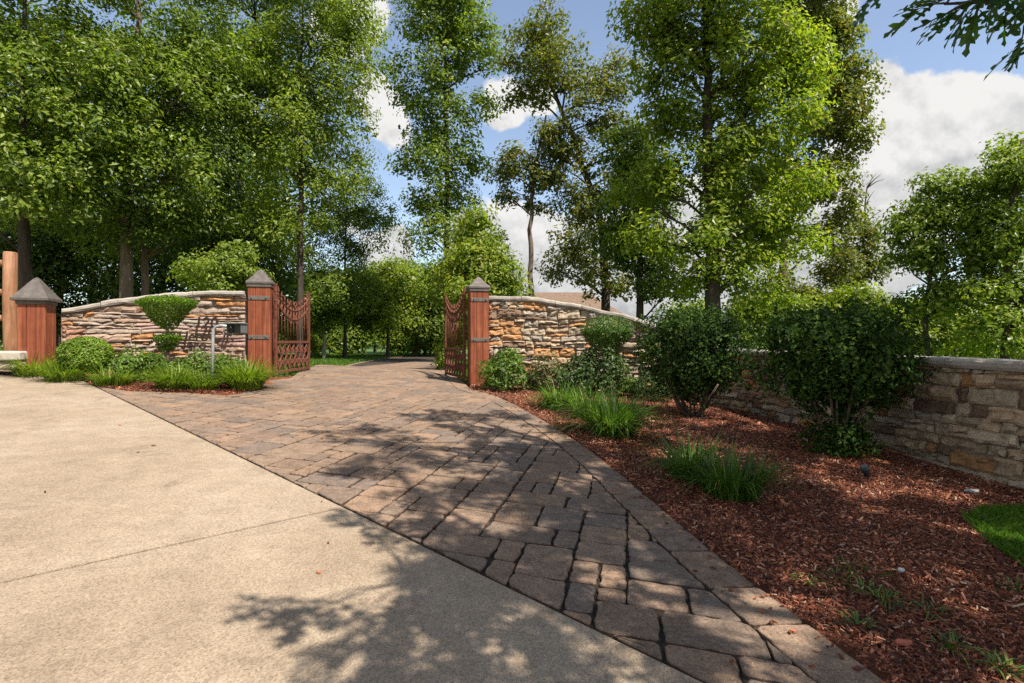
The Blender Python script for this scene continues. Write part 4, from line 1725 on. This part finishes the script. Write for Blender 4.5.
# ------------------------------------------------------------------ house beyond the right wall
def house():
    Y = 34
    z0, ze, zr = -1.9, 1.9, 4.35
    x0, x1 = 0.0, 7.6
    c = Vector(((x0 + x1) / 2, Y + 3, z0))
    root = thing('house', 'low house with broad brown shingle roof beyond the right stone wall', 'house', c)
    w = MB()
    w.box((c.x, Y + 3.6, (z0 + ze) / 2), (x1 - x0, 7, ze - z0))
    w.build('wall', M['siding'], root)
    rf = MB()
    o = .45
    ya, yb = Y - .3, Y + 7.6
    ym = (ya + yb) / 2
    a = [rf.vert(q) for q in ((x0 - o, ya, ze), (x1 + o, ya, ze), (x1 + o, yb, ze), (x0 - o, yb, ze), (x0 + 1.0, ym, zr), (x1 - 2.6, ym, zr))]
    for f in ((0, 1, 5, 4), (1, 2, 5), (2, 3, 4, 5), (3, 0, 4), (3, 2, 1, 0)):
        rf.face([a[k] for k in f])
    rf.build('roof', M['roof'], root)
    for x in (2.0, 4.6):
        fr = MB()
        fr.box((x, Y + .07, .55), (1.3, .08, 1.4), bev=.01)
        fo = fr.build('window', M['trim'], root)
        g = MB()
        g.box((x, Y + .02, .55), (1.08, .03, 1.18))
        g.build('pane', M['pane'], fo)


house()


# ------------------------------------------------------------------ shrubs and herbs
def shrub(label, base, shape, n, leaf, mat, seed, stems=None, name='shrub', group=None, cat='shrub', noise_amp=.12, shell=.35, up=.35, stem_r=.01, jitter=.6, aspect=.5, extra=None):
    """shape(rng, n) -> points (n,3) relative to base and outward directions"""
    rng = np.random.default_rng(seed)
    root = thing(name, label, cat, base, group)
    b = np.array(base)
    pts, out = shape(rng, n)
    nz = np.array([mnoise.noise((p[0] * 6 + seed, p[1] * 6, p[2] * 6)) for p in pts])
    pts = pts + out * (nz * noise_amp)[:, None]
    V, F = leaf_quads(pts + b, leaf, rng, upw=up, outw=1.0, out=out, jitter=jitter, aspect=aspect)
    from_np('foliage', V, F, M[mat], root)
    if stems:
        mb = MB()
        r = random.Random(seed)
        for s in stems:
            mb.tube([Vector(base) + Vector(q) for q in s[:-1]], [s[-1] * (1 - .6 * k / (len(s) - 1)) for k in range(len(s) - 1)], 6, jit=.1, rng=r)
        mb.build('stem', M['bark_brown'], root)
    return root


def ball(c, rx, ry, rz, shell=.4, squash=1.0):
    def f(rng, n):
        v = rng.normal(0, 1, (n, 3))
        v /= np.linalg.norm(v, axis=1)[:, None]
        rr = 1 - shell * rng.random(n) ** 1.6
        if squash != 1.0:
            v[:, 2] = np.sign(v[:, 2]) * np.abs(v[:, 2]) ** squash
        p = np.array(c) + v * rr[:, None] * np.array((rx, ry, rz))
        p[:, 2] = np.maximum(p[:, 2], .01)
        return p, v
    return f


def cone(z0, z1, r0, r1, shell=.35, dome=.05):
    """inverted cone with a slightly domed flat top"""
    def f(rng, n):
        nt = int(n * .4)
        th = rng.random(n) * 2 * np.pi
        t = rng.random(n) ** .6
        rad = r0 + (r1 - r0) * t ** .72
        z = z0 + (z1 - z0) * t
        k = 1 - shell * rng.random(n) ** 1.5
        p = np.stack([np.cos(th) * rad * k, np.sin(th) * rad * k, z], 1)
        sl = (z1 - z0) / (r1 - r0)
        o = np.stack([np.cos(th) * sl, np.sin(th) * sl, -np.ones(n)], 1)
        o /= np.linalg.norm(o, axis=1)[:, None]
        q = np.sqrt(rng.random(nt)) * r1
        th = rng.random(nt) * 2 * np.pi
        p[:nt] = np.stack([np.cos(th) * q, np.sin(th) * q, z1 + dome * (1 - (q / r1) ** 2) - rng.random(nt) * .06], 1)
        o[:nt] = (0, 0, 1)
        return p, o
    return f


def join(*fs):
    ws = [w for w, _ in fs]

    def f(rng, n):
        P_, O_ = [], []
        for w, g in fs:
            p, o = g(rng, int(n * w / sum(ws)))
            P_.append(p)
            O_.append(o)
        return np.concatenate(P_), np.concatenate(O_)
    return f


def px2m(n, Y):
    return n * Y / FPX


def grass_clump(label, base, n, length, spread, mat, seed, width=.011, lean=.9, name='grass_clump', group=None, cat='grass clump', stalks=0, rx=.12):
    rng = np.random.default_rng(seed)
    th = rng.random(n) * 2 * np.pi
    r0 = np.sqrt(rng.random(n)) * rx
    L = length * rng.uniform(.55, 1.15, n)
    ln = lean * (.12 + 1.3 * rng.random(n) ** .65)
    d = np.stack([np.cos(th), np.sin(th), np.zeros(n)], 1)
    th2 = th + rng.normal(0, .5, n)
    d2 = np.stack([np.cos(th2), np.sin(th2), np.zeros(n)], 1)
    sd = np.stack([-d2[:, 1], d2[:, 0], np.zeros(n)], 1)
    b = np.array(base) + d * r0[:, None]
    K = 5
    V = np.empty((n, K, 2, 3))
    for k in range(K):
        t = k / (K - 1)
        hor = L * ln * (.35 * t + .65 * t ** 1.9) * spread
        ver = L * (t - (.32 * ln + .2 * ln ** 2) * t ** 2.4)
        c = b + d2 * hor[:, None] + np.array((0, 0, 1)) * ver[:, None]
        w = width * (1 - t ** 2.2 * .92) * rng.uniform(.8, 1.2, n)
        V[:, k, 0] = c - sd * (w / 2)[:, None]
        V[:, k, 1] = c + sd * (w / 2)[:, None]
    base_i = np.arange(n)[:, None] * (2 * K)
    F = []
    for k in range(K - 1):
        F.append(np.concatenate([base_i + 2 * k, base_i + 2 * k + 1, base_i + 2 * k + 3, base_i + 2 * k + 2], 1))
    F = np.stack(F, 1).reshape(-1, 4)
    o = from_np(name, V.reshape(-1, 3), F, M[mat], loc=tuple(base), smoothf=True)
    return tag(o, label, cat, group)


def gp(px, py, dz=0.0):
    q = at(px, py)
    q.z += dz
    return q


# --- left bed
b = gp(85, 380)
k = b.y / FPX
shrub('round clipped boxwood ball right of the short cedar pillar', b, ball((0, 0, 24 * k), 23 * k, 23 * k, 20 * k, .3), 9500, .034, 'box_leaf', 1, name='boxwood_ball', noise_amp=.045, jitter=.5)
b = gp(128, 381)
shrub('loose bright green shrub between the boxwood ball and the double topiary', b, join((1, ball((0, 0, 15 * k), 20 * k, 18 * k, 14 * k)), (.7, ball((.22, .05, 13 * k), 14 * k, 14 * k, 14 * k))), 3600, .05, 'shrub_leaf', 2, noise_amp=.16)
b = gp(148, 380)
shrub('dark reddish low shrub at the foot of the double topiary', b, ball((0, 0, 12 * k), 16 * k, 15 * k, 13 * k), 1500, .05, 'shrub_dark', 3, noise_amp=.16)
b = gp(167, 379)
Y = b.y
k = Y / FPX
zt = lambda py: P(0, py, Y).z - b.z
shrub('double tier topiary, wide inverted cone above a small cup, in front of the lettered wall', b,
      join((3, cone(zt(330), zt(301), .03, 27.5 * k, dome=.09)), (1, cone(zt(353), zt(336), .05, 13.5 * k))), 9500, .034, 'cone_leaf', 4, name='topiary', cat='topiary',
      stems=[((0, 0, 0), (.01, 0, zt(345)), (0, 0, zt(325)), (0, 0, zt(312)), .028)], noise_amp=.04, jitter=.5)
b = gp(196, 384)
k = b.y / FPX
shrub('soft mid-green shrub left of the keypad post, beneath the lettering', b, join((1, ball((0, 0, 14 * k), 22 * k, 18 * k, 15 * k)), (1, ball((-.2, -.05, 10 * k), 17 * k, 14 * k, 11 * k))), 4200, .05, 'shrub_leaf', 5, noise_amp=.15)
b = gp(226, 383)
shrub('bright shrub just right of the keypad post', b, ball((0, 0, 13 * k), 18 * k, 16 * k, 14 * k), 2400, .05, 'shrub_leaf', 6, noise_amp=.15)
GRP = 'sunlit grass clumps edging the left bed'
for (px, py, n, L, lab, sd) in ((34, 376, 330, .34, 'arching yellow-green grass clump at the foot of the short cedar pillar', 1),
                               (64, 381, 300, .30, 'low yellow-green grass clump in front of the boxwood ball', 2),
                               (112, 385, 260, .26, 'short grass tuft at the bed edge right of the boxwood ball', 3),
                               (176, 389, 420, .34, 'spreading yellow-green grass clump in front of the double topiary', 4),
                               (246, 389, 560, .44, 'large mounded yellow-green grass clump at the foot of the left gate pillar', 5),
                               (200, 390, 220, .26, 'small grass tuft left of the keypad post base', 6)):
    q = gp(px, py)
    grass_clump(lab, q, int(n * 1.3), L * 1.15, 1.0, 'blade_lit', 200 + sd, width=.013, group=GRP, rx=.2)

# --- right bed
b = gp(503, 391)
k = b.y / FPX
shrub('leafy bright shrub at the foot of the right gate pillar', b, join((1, ball((0, 0, 17 * k), 24 * k, 20 * k, 17 * k)), (.5, ball((.1, .2, 30 * k), 14 * k, 14 * k, 9 * k))), 3600, .062, 'shrub_leaf', 11, noise_amp=.2)
b = gp(548, 393)
shrub('pinkish flowering shrub right of the leafy pillar shrub', b, join((1, ball((0, .1, 17 * k), 20 * k, 20 * k, 18 * k)), (.6, ball((-.2, .1, 14 * k), 14 * k, 14 * k, 14 * k))), 2500, .058, 'shrub_pink', 12, noise_amp=.2)
b = gp(592, 398)
k = b.y / FPX
shrub('dull dark green shrub beneath the cup-shaped topiary', b, join((1, ball((.14, .15, 26 * k), 28 * k, 22 * k, 25 * k)), (.6, ball((-.25, .1, 18 * k), 22 * k, 20 * k, 18 * k))), 5200, .06, 'shrub_dark', 13, noise_amp=.2)
b = gp(630, 398)
shrub('small yellow-green shrub left of the dwarf dark mound', b, ball((0, 0, 12 * k), 15 * k, 14 * k, 10 * k), 1700, .045, 'shrub_leaf', 14)
b = gp(653, 402)
shrub('dwarf dark evergreen mound beside the first big dark bush', b, ball((0, 0, 15 * k), 21 * k, 19 * k, 15 * k), 3800, .034, 'shrub_dark', 15, name='evergreen_mound')
b = at(607, 396)
b = Vector((P(607, 396, 9.3).x, 9.3, gz(P(607, 0, 9.3).x, 9.3)))
Y = b.y
k = Y / FPX
shrub('cup-shaped topiary on one stem before the sloping part of the right wall', b,
      join((3, cone(zt(355), zt(330), .13, 26 * k)), (1.6, ball((0, 0, zt(330)), 27 * k, 27 * k, 15 * k))), 9500, .034, 'topiary_dark', 16, name='topiary', cat='topiary',
      stems=[((0, 0, 0), (.02, 0, zt(370)), (0, 0, zt(345)), .035)], noise_amp=.05, jitter=.5)


def vase(label, px, Y, xl, xr, yt, yb, seed, n, leafy_base=False):
    x = P(px, 0, Y).x
    b = Vector((x, Y, gz(x, Y)))
    k = Y / FPX
    z_t, z_b = EYE - (yt - 341.5) * k - b.z, EYE - (yb - 341.5) * k - b.z
    rx = (xr - xl) / 2 * k * .93
    cx = ((xl + xr) / 2 - px) * k
    zc = z_b + (z_t - z_b) * .52
    hz = (z_t - z_b) / 2
    parts = [(3, ball((cx, 0, zc), rx, rx * .8, hz * .98, .35, .8)), (.9, ball((cx * .5, 0, zc - hz * .5), rx * .62, rx * .55, hz * .8, .6)),
             (.6, ball((cx - rx * .3, 0, zc + hz * .35), rx * .6, rx * .6, hz * .62, .5)), (.6, ball((cx + rx * .33, .05, zc + hz * .3), rx * .58, rx * .58, hz * .62, .5)), (.5, ball((cx, -.1, zc), rx * .8, rx * .6, hz * .8, 1.0))]
    if leafy_base:
        parts.append((.75, ball((-.0, -.05, .16), .36, .32, .22, .8)))
    r = random.Random(seed)
    stems = []
    for i in range(16):
        a = r.uniform(0, 2 * math.pi)
        q = r.uniform(.25, .75)
        top = Vector((cx + math.cos(a) * rx * q, math.sin(a) * rx * .8 * q, z_b + hz * r.uniform(.3, 1.1)))
        mid = Vector((top.x * .45, top.y * .45, z_b * .62))
        stems.append(((r.uniform(-.07, .07), r.uniform(-.07, .07), -.05), tuple(mid), tuple(top), r.uniform(.012, .02)))
    return shrub(label, b, join(*parts), n, .052, 'holly_leaf', seed, stems, name='holly_bush', cat='bush', noise_amp=.3, up=.4, jitter=.7)


vase('big dark vase-shaped bush on bare stems, left of the two along the right wall', 693, 7.6, 633, 752, 308, 396, 17, 16000)
vase('bigger dark bush nearer the camera with leafy shoots at its foot, hiding the wall', 838, 5.7, 757, 920, 307, 406, 18, 22000, True)

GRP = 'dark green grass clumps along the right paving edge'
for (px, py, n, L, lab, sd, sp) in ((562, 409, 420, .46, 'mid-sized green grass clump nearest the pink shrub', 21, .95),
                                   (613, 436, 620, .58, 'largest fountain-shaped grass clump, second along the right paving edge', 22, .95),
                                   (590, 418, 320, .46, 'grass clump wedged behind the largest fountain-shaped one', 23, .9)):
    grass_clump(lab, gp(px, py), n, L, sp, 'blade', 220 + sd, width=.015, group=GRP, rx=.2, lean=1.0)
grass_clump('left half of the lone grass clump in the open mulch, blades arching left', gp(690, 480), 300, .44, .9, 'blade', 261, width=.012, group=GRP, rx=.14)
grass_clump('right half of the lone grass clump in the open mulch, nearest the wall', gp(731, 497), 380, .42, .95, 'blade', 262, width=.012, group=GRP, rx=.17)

# weeds scattered in the mulch
GRP = 'small weeds sprouting in the mulch'
for i, (px, py, lab) in enumerate(((805, 582, 'tiny weed tuft by the paving border, leftmost of the weeds'), (838, 580, 'weed tuft just right of the leftmost weed'),
                                   (848, 570, 'spreading weed patch, farthest from the camera'), (868, 577, 'weed tuft at the right end of the farthest weed patch'),
                                   (862, 591, 'thin weed sprig in front of the farthest weed patch'), (884, 601, 'single upright weed sprig left of the pale pebble'),
                                   (858, 629, 'lone weed sprout close to the paving border'), (950, 648, 'leafy weed sprout right of the brick chip'),
                                   (1003, 670, 'weed sprout at the bottom right of the bed'), (930, 614, 'faint weed sprig in the middle of the mulch'),
                                   (1016, 590, 'weed tuft at the right frame edge below the lawn patch'))):
    grass_clump(lab, gp(px, py, .01), 22 + 10 * (i % 3), .05, 1.3, 'blade', 300 + i, width=.007, lean=1.3, name='weed', cat='weed', group=GRP, rx=.05)


def stone(name, label, px, py, s, mat, seed, cat='stone'):
    q = gp(px, py, .028)
    r = random.Random(seed)
    mb = MB()
    n = 8
    rings = []
    for z, f in ((-.4, .85), (.1, 1.0), (.42, .86), (.5, .6)):
        ring = []
        for k in range(n):
            a = 2 * math.pi * k / n + .2
            e = .86 + .28 * random.Random(seed * 50 + k).random()
            ring.append(mb.vert((q.x + math.cos(a) * s[0] * f * e, q.y + math.sin(a) * s[1] * f * e, q.z + z * s[2] + r.uniform(-.05, .05) * s[2])))
        rings.append(ring)
    for a, b_ in zip(rings, rings[1:]):
        for k in range(n):
            mb.face((a[k], a[(k + 1) % n], b_[(k + 1) % n], b_[k]))
    mb.face(rings[-1])
    mb.face(rings[0][::-1])
    return tag(mb.build(name, M[mat], loc=tuple(q)), label, cat)


stone('flat_stone', 'flat pale squarish stone lying at the foot of the right wall', 943, 479, (.085, .06, .06), 'pebble', 1)
stone('flat_stone', 'smaller pale stone right of the flat squarish one by the wall', 962, 486, (.05, .035, .045), 'pebble', 2)
stone('flat_stone', 'thin pale stone sliver nearest the frame edge by the wall', 972, 495, (.055, .02, .03), 'pebble', 3)
stone('pebble', 'single pale pebble in the open mulch', 901, 576, (.017, .014, .02), 'pebble', 4)
stone('brick_chip', 'reddish brick chip near the bottom of the mulch bed', 904, 650, (.034, .014, .018), 'brickchip', 5, 'brick chip')


def spot():
    q = gp(868, 482)
    root = thing('garden_spotlight', 'small black garden spotlight staked in the mulch near the wall', 'garden light', q)
    mb = MB()
    a = q + Vector((0, 0, .05))
    d = Vector((-.25, -.1, .5)).normalized()
    mb.tube([q + Vector((0, 0, -.03)), q + Vector((0, 0, .045))], .008, 8)
    mb.build('stake', M['blackplastic'], root)
    h = MB()
    h.tube([a - d * .01, a, a + d * .05, a + d * .085], [.012, .024, .03, .034], 12)
    ho = h.build('housing', M['blackplastic'], root)
    l = MB()
    l.tube([a + d * .086, a + d * .09], .028, 12)
    l.build('lens', M['lens'], ho)


spot()


# fallen leaves and bark crumbs on the paving and the concrete
def litter():
    rng = random.Random(31)
    V, F = [], []
    spots = []
    for _ in range(26):
        spots.append((rng.uniform(-4.5, .8), rng.uniform(1.7, 9.0), rng.uniform(.006, .02)))
    for _ in range(300):
        k = rng.randrange(len(RE) - 1)
        p = RE[k]
        if p[1] < 1.2 or p[1] > 9.2:
            continue
        o = abs(rng.gauss(0, .09))
        spots.append((p[0] - o, p[1] - o * .5, rng.uniform(.005, .018)))
    for x, y, s_ in spots:
        z = gz(x, y) + .003
        a = rng.uniform(0, 6.28)
        d = Vector((math.cos(a), math.sin(a), rng.uniform(-.1, .25))) * s_
        w = Vector((-math.sin(a), math.cos(a), rng.uniform(-.2, .3))) * s_ * rng.uniform(.25, .7)
        c = Vector((x, y, z + .003))
        i0 = len(V)
        h = Vector((0, 0, .003))
        for q in (c - d, c - w, c + d, c + w):
            V.append(tuple(q - h * .5))
        for q in (c - d, c - w + h, c + d, c + w + h):
            V.append(tuple(q + h))
        for q in ((3, 2, 1, 0), (4, 5, 6, 7), (0, 1, 5, 4), (1, 2, 6, 5), (2, 3, 7, 6), (3, 0, 4, 7)):
            F.append([i0 + k for k in q])
    tag(from_np('leaf_litter', V, F, M['mulch']), 'scattered dead leaf bits and bark crumbs on the paving and concrete', 'leaf litter', kind='stuff')


litter()

# turf at the right edge and lawn beyond the gate
def turf(name, label, pts, h, width, seed):
    rng = np.random.default_rng(seed)
    p = np.array(pts)
    n = len(p)
    L = h * rng.uniform(.5, 1.2, n)
    th = rng.random(n) * 2 * np.pi
    sd = np.stack([np.cos(th), np.sin(th), np.zeros(n)], 1)
    ln = rng.normal(0, .45, (n, 2))
    V = np.empty((n, 4, 3))
    top = p + np.stack([ln[:, 0] * L, ln[:, 1] * L, L], 1)
    mid = p + np.stack([ln[:, 0] * L * .25, ln[:, 1] * L * .25, L * .55], 1)
    V[:, 0] = p - sd * width / 2
    V[:, 1] = p + sd * width / 2
    V[:, 2] = mid + sd * width * .4
    V[:, 3] = top
    F = np.arange(n * 4).reshape(n, 4)
    return tag(from_np(name, V.reshape(-1, 3), F, M['turf']), label, 'grass', kind='stuff')


tp = [tuple(at(*q)[:2]) for q in ((966, 520), (985, 512), (1024, 511), (1090, 520), (1120, 600), (1030, 574), (995, 550))]
pr = random.Random(9)
pts = []
xs = [p[0] for p in tp]
ys = [p[1] for p in tp]
while len(pts) < 9000:
    x, y = pr.uniform(min(xs), max(xs)), pr.uniform(min(ys), max(ys))
    if in_poly((x, y), tp):
        pts.append((x, y, gz(x, y)))
turf('lawn_patch', 'patch of short green lawn at the right frame edge in the mulch', pts, .06, .006, 1)
pts = []
while len(pts) < 30000:
    y = 10.2 + 22 * pr.random() ** 1.2
    x = pr.uniform(-13, -3.4)
    k = nearest_seg(LE, (x, y))
    a0, a1 = LE[k], LE[k + 1]
    if (a1[0] - a0[0]) * (y - a0[1]) - (a1[1] - a0[1]) * (x - a0[0]) > 0:
        pts.append((x, y, gz(x, y) - .05))
while len(pts) < 36000:
    y = 10.6 + 12 * pr.random()
    x = pr.uniform(-4, 0.6)
    k = nearest_seg(RE, (x, y))
    a0, a1 = RE[k], RE[k + 1]
    if (a1[0] - a0[0]) * (y - a0[1]) - (a1[1] - a0[1]) * (x - a0[0]) < 0:
        pts.append((x, y, gz(x, y) - .05))
turf('lawn', 'sunlit lawn either side of the drive beyond the gate', pts, .13, .02, 2)


# ------------------------------------------------------------------ the oak whose crown shades the foreground (only its lowest twigs reach into the picture)
def oak_leaf_outline():
    half = [(0, .012), (.16, .025), (.27, .15), (.38, .2), (.36, .05), (.5, .045), (.6, .2), (.73, .25), (.69, .06), (.8, .055), (.9, .12), (1, .0)]
    return [(a, b_) for a, b_ in half] + [(a, -b_) for a, b_ in reversed(half[:-1])]


def oak():
    rng = np.random.default_rng(3)
    r = random.Random(3)
    base = Vector((7.4, -2.2, gz(7.4, -2.2)))
    root = thing('oak_tree', 'oak tree whose lobed leaf sprays hang into the top right corner', 'tree', base)
    ol = oak_leaf_outline()
    n0 = len(ol)
    V, F = [], []

    def leaf(p, d, nrm, L):
        d = d.normalized()
        nrm = (nrm - d * nrm.dot(d)).normalized()
        w = nrm.cross(d)
        i0 = len(V)
        c = r.uniform(-.25, .1)
        for (a, b_) in ol:
            V.append(tuple(p + d * (a * L) + w * (b_ * L) + nrm * (c * a * a * L + abs(b_) * L * .25)))
        F.append(tuple(range(i0, i0 + n0)))

    tw = MB()

    def spray(c, d, nleaf, L, twl=.28):
        d = d.normalized()
        side = d.cross(Vector((0, 0, 1)))
        if side.length < .1:
            side = Vector((1, 0, 0))
        side.normalize()
        upv = side.cross(d)
        a = c - d * twl
        tw.tube([a, c - d * twl * .4 + upv * .01, c], [.006, .0045, .002], 4)
        for k in range(nleaf):
            t = (k + 1) / nleaf
            p = a + d * (twl * (.25 + .75 * t))
            sg = 1 if k % 2 else -1
            an = math.radians(r.uniform(25, 85) * (1.15 - .7 * t))
            ld = d * math.cos(an) + side * (sg * math.sin(an)) + upv * r.uniform(-.45, .15) + Vector((0, 0, -.12))
            leaf(p, ld, upv + Vector((r.uniform(-.5, .5), r.uniform(-.5, .5), .4)), L * r.uniform(.7, 1.2))

    # shaded areas on the ground, traced in plan; the crown stands up-sun of them
    def gpoly(px):
        return [tuple(at(*q)[:2]) for q in px]
    core = gpoly([(330, 683), (320, 640), (370, 610), (420, 575), (470, 555), (520, 540), (610, 470), (640, 440), (760, 470), (1024, 520), (1024, 683)])
    mid = gpoly([(300, 640), (290, 600), (370, 560), (350, 515), (400, 480), (470, 450), (520, 430), (640, 425), (690, 470), (560, 560), (420, 683), (310, 683)])
    far1 = gpoly([(312, 432), (380, 424), (450, 436), (430, 470), (350, 478)])
    far2 = gpoly([(400, 415), (470, 408), (560, 422), (600, 445), (560, 470), (480, 445)])
    bed = [(1.4, 5.2), (2.6, 5.0), (4.2, 4.5), (4.3, 8.0), (3.6, 9.2), (2.3, 8.4), (1.2, 6.9)]
    right = [(1.0, 1.0), (4.6, 1.0), (4.6, 5.4), (2.2, 5.6), (.9, 3.8)]
    pav = gpoly([(430, 560), (400, 520), (440, 480), (520, 440), (600, 445), (680, 500), (780, 600), (800, 683), (640, 660)])
    regions = [(core, 320), (mid, 130), (far1, 34), (far2, 70), (pav, 130), (bed, 215), (right, 300)]
    pts = []
    for poly, n in regions:
        xs = [p[0] for p in poly]
        ys = [p[1] for p in poly]
        k = 0
        tries = 0
        while k < n and tries < 20000:
            tries += 1
            x, y = r.uniform(min(xs), max(xs)), r.uniform(min(ys), max(ys))
            if not in_poly((x, y), poly):
                continue
            h = r.uniform(2.9, 5.6) if poly in (core, mid) else r.uniform(4.2, 8.4)
            g = gz(x, y)
            c = Vector((x, y, g)) + SUN * (h / SUN.z)
            # the tree's own outline: stay clear of the picture
            if c.y > .4:
                u, v = (c.x) / c.y, (c.z - EYE) / c.y
                if abs(u) < 1.02 and v < .68:
                    continue
            # gaps between the sprays
            if mnoise.noise((x * 1.5, y * 1.5, 7.7)) > (.26 if poly in (core, bed, right, pav) else .16):
                if r.random() < .85:
                    continue
            pts.append(c)
            k += 1
    # main limbs
    tr = MB()
    hub = Vector((7.0, -1.6, 5.2))
    tr.tube([base + Vector((0, 0, -.2)), base + Vector((0, 0, .25)), base.lerp(hub, .5) + Vector((.12, 0, 0)), hub, hub + Vector((.2, .3, 2.5)), hub + Vector((-.2, .4, 5))], [.42, .33, .27, .23, .14, .05], 12, jit=.1, rng=r)
    arr = np.array([tuple(p) for p in pts])
    # group the sprays round a few dozen branch ends
    cent = arr[rng.choice(len(arr), 60, replace=False)]
    for _ in range(6):
        lab = np.argmin(((arr[:, None] - cent[None]) ** 2).sum(2), 1)
        for q in range(len(cent)):
            if (lab == q).any():
                cent[q] = arr[lab == q].mean(0)
    ends = [Vector(c) for c in cent]
    # limbs feed the branch ends in groups
    limb = arr[rng.choice(len(arr), 9, replace=False)]
    for _ in range(6):
        lb2 = np.argmin(((cent[:, None] - limb[None]) ** 2).sum(2), 1)
        for q in range(len(limb)):
            if (lb2 == q).any():
                limb[q] = cent[lb2 == q].mean(0)
    lmid = []
    for q in limb:
        e = Vector(q)
        s = hub + Vector((0, .1, r.uniform(-.6, 1.6)))
        m1 = s.lerp(e, .5) + Vector((0, 0, .5))
        tr.tube([s, m1, e + Vector((0, 0, .15))], [.10, .07, .035], 7, jit=.1, rng=r)
        lmid.append((m1, e + Vector((0, 0, .15))))
    for i, e in enumerate(ends):
        m1, le = lmid[lb2[i]]
        s = m1.lerp(le, r.uniform(.4, 1))
        tr.tube([s, s.lerp(e, .5) + Vector((0, 0, .15)), e], [.028, .02, .012], 5)
    for p, l_ in zip(pts, lab):
        e = ends[l_]
        d = p - e
        if d.length > .02:
            tw.tube([e, e.lerp(p, .5) + Vector((0, 0, .05)), p], [.009, .007, .004], 4)
        dd = Vector((d.x, d.y, d.z * .4 - .1)) if d.length > .1 else Vector((-1, .2, -.1))
        dd = dd + Vector((r.uniform(-.5, .2), r.uniform(-.3, .4), r.uniform(-.2, .1)))
        spray(p + dd.normalized() * .15, dd, r.randrange(10, 15), .17)
    # the sprays that hang into view, top right
    low = Vector((3.6, 2.2, 3.9))
    tr.tube([Vector(limb[0]).lerp(low, .0) if False else hub + Vector((-.5, .6, .2)), Vector((5.2, .6, 4.9)), low, P(985, 2, 2.9), P(945, 4, 2.8)], [.09, .06, .03, .012, .006], 7)
    view = [((948, 12), (-1, .1, -.35)), ((935, 22), (-.9, .1, -.5)), ((958, 24), (-.5, .1, -.8)), ((975, 20), (-.4, -.1, -.8)), ((990, 8), (-.3, .1, -.6)), ((1005, 18), (-.2, 0, -.7)), ((1018, 10), (.1, .1, -.8)),
            ((915, 8), (-1, .1, -.1)), ((1012, 52), (-.7, .1, -.4)), ((1022, 40), (-.2, .1, -.8)), ((865, 4), (-.7, .1, -.7)), ((968, 2), (-.6, .2, -.2)), ((930, 2), (-.9, .2, -.2))]
    for (px, py), d in view:
        Yv = r.uniform(2.65, 3.05)
        c = P(px, py, Yv)
        d = Vector(d)
        spray(c, d, r.randrange(5, 8), .16, .16)
        tw.tube([P(min(1040, px + 45), py - 22, Yv), c - d.normalized() * .15], [.006, .005], 4)
    tr.build('trunk', M['bark_dark'], root)
    tw.build('twig', M['bark_dark'], root)
    from_np('crown', V, F, M['leaf_oak'], root)


oak()
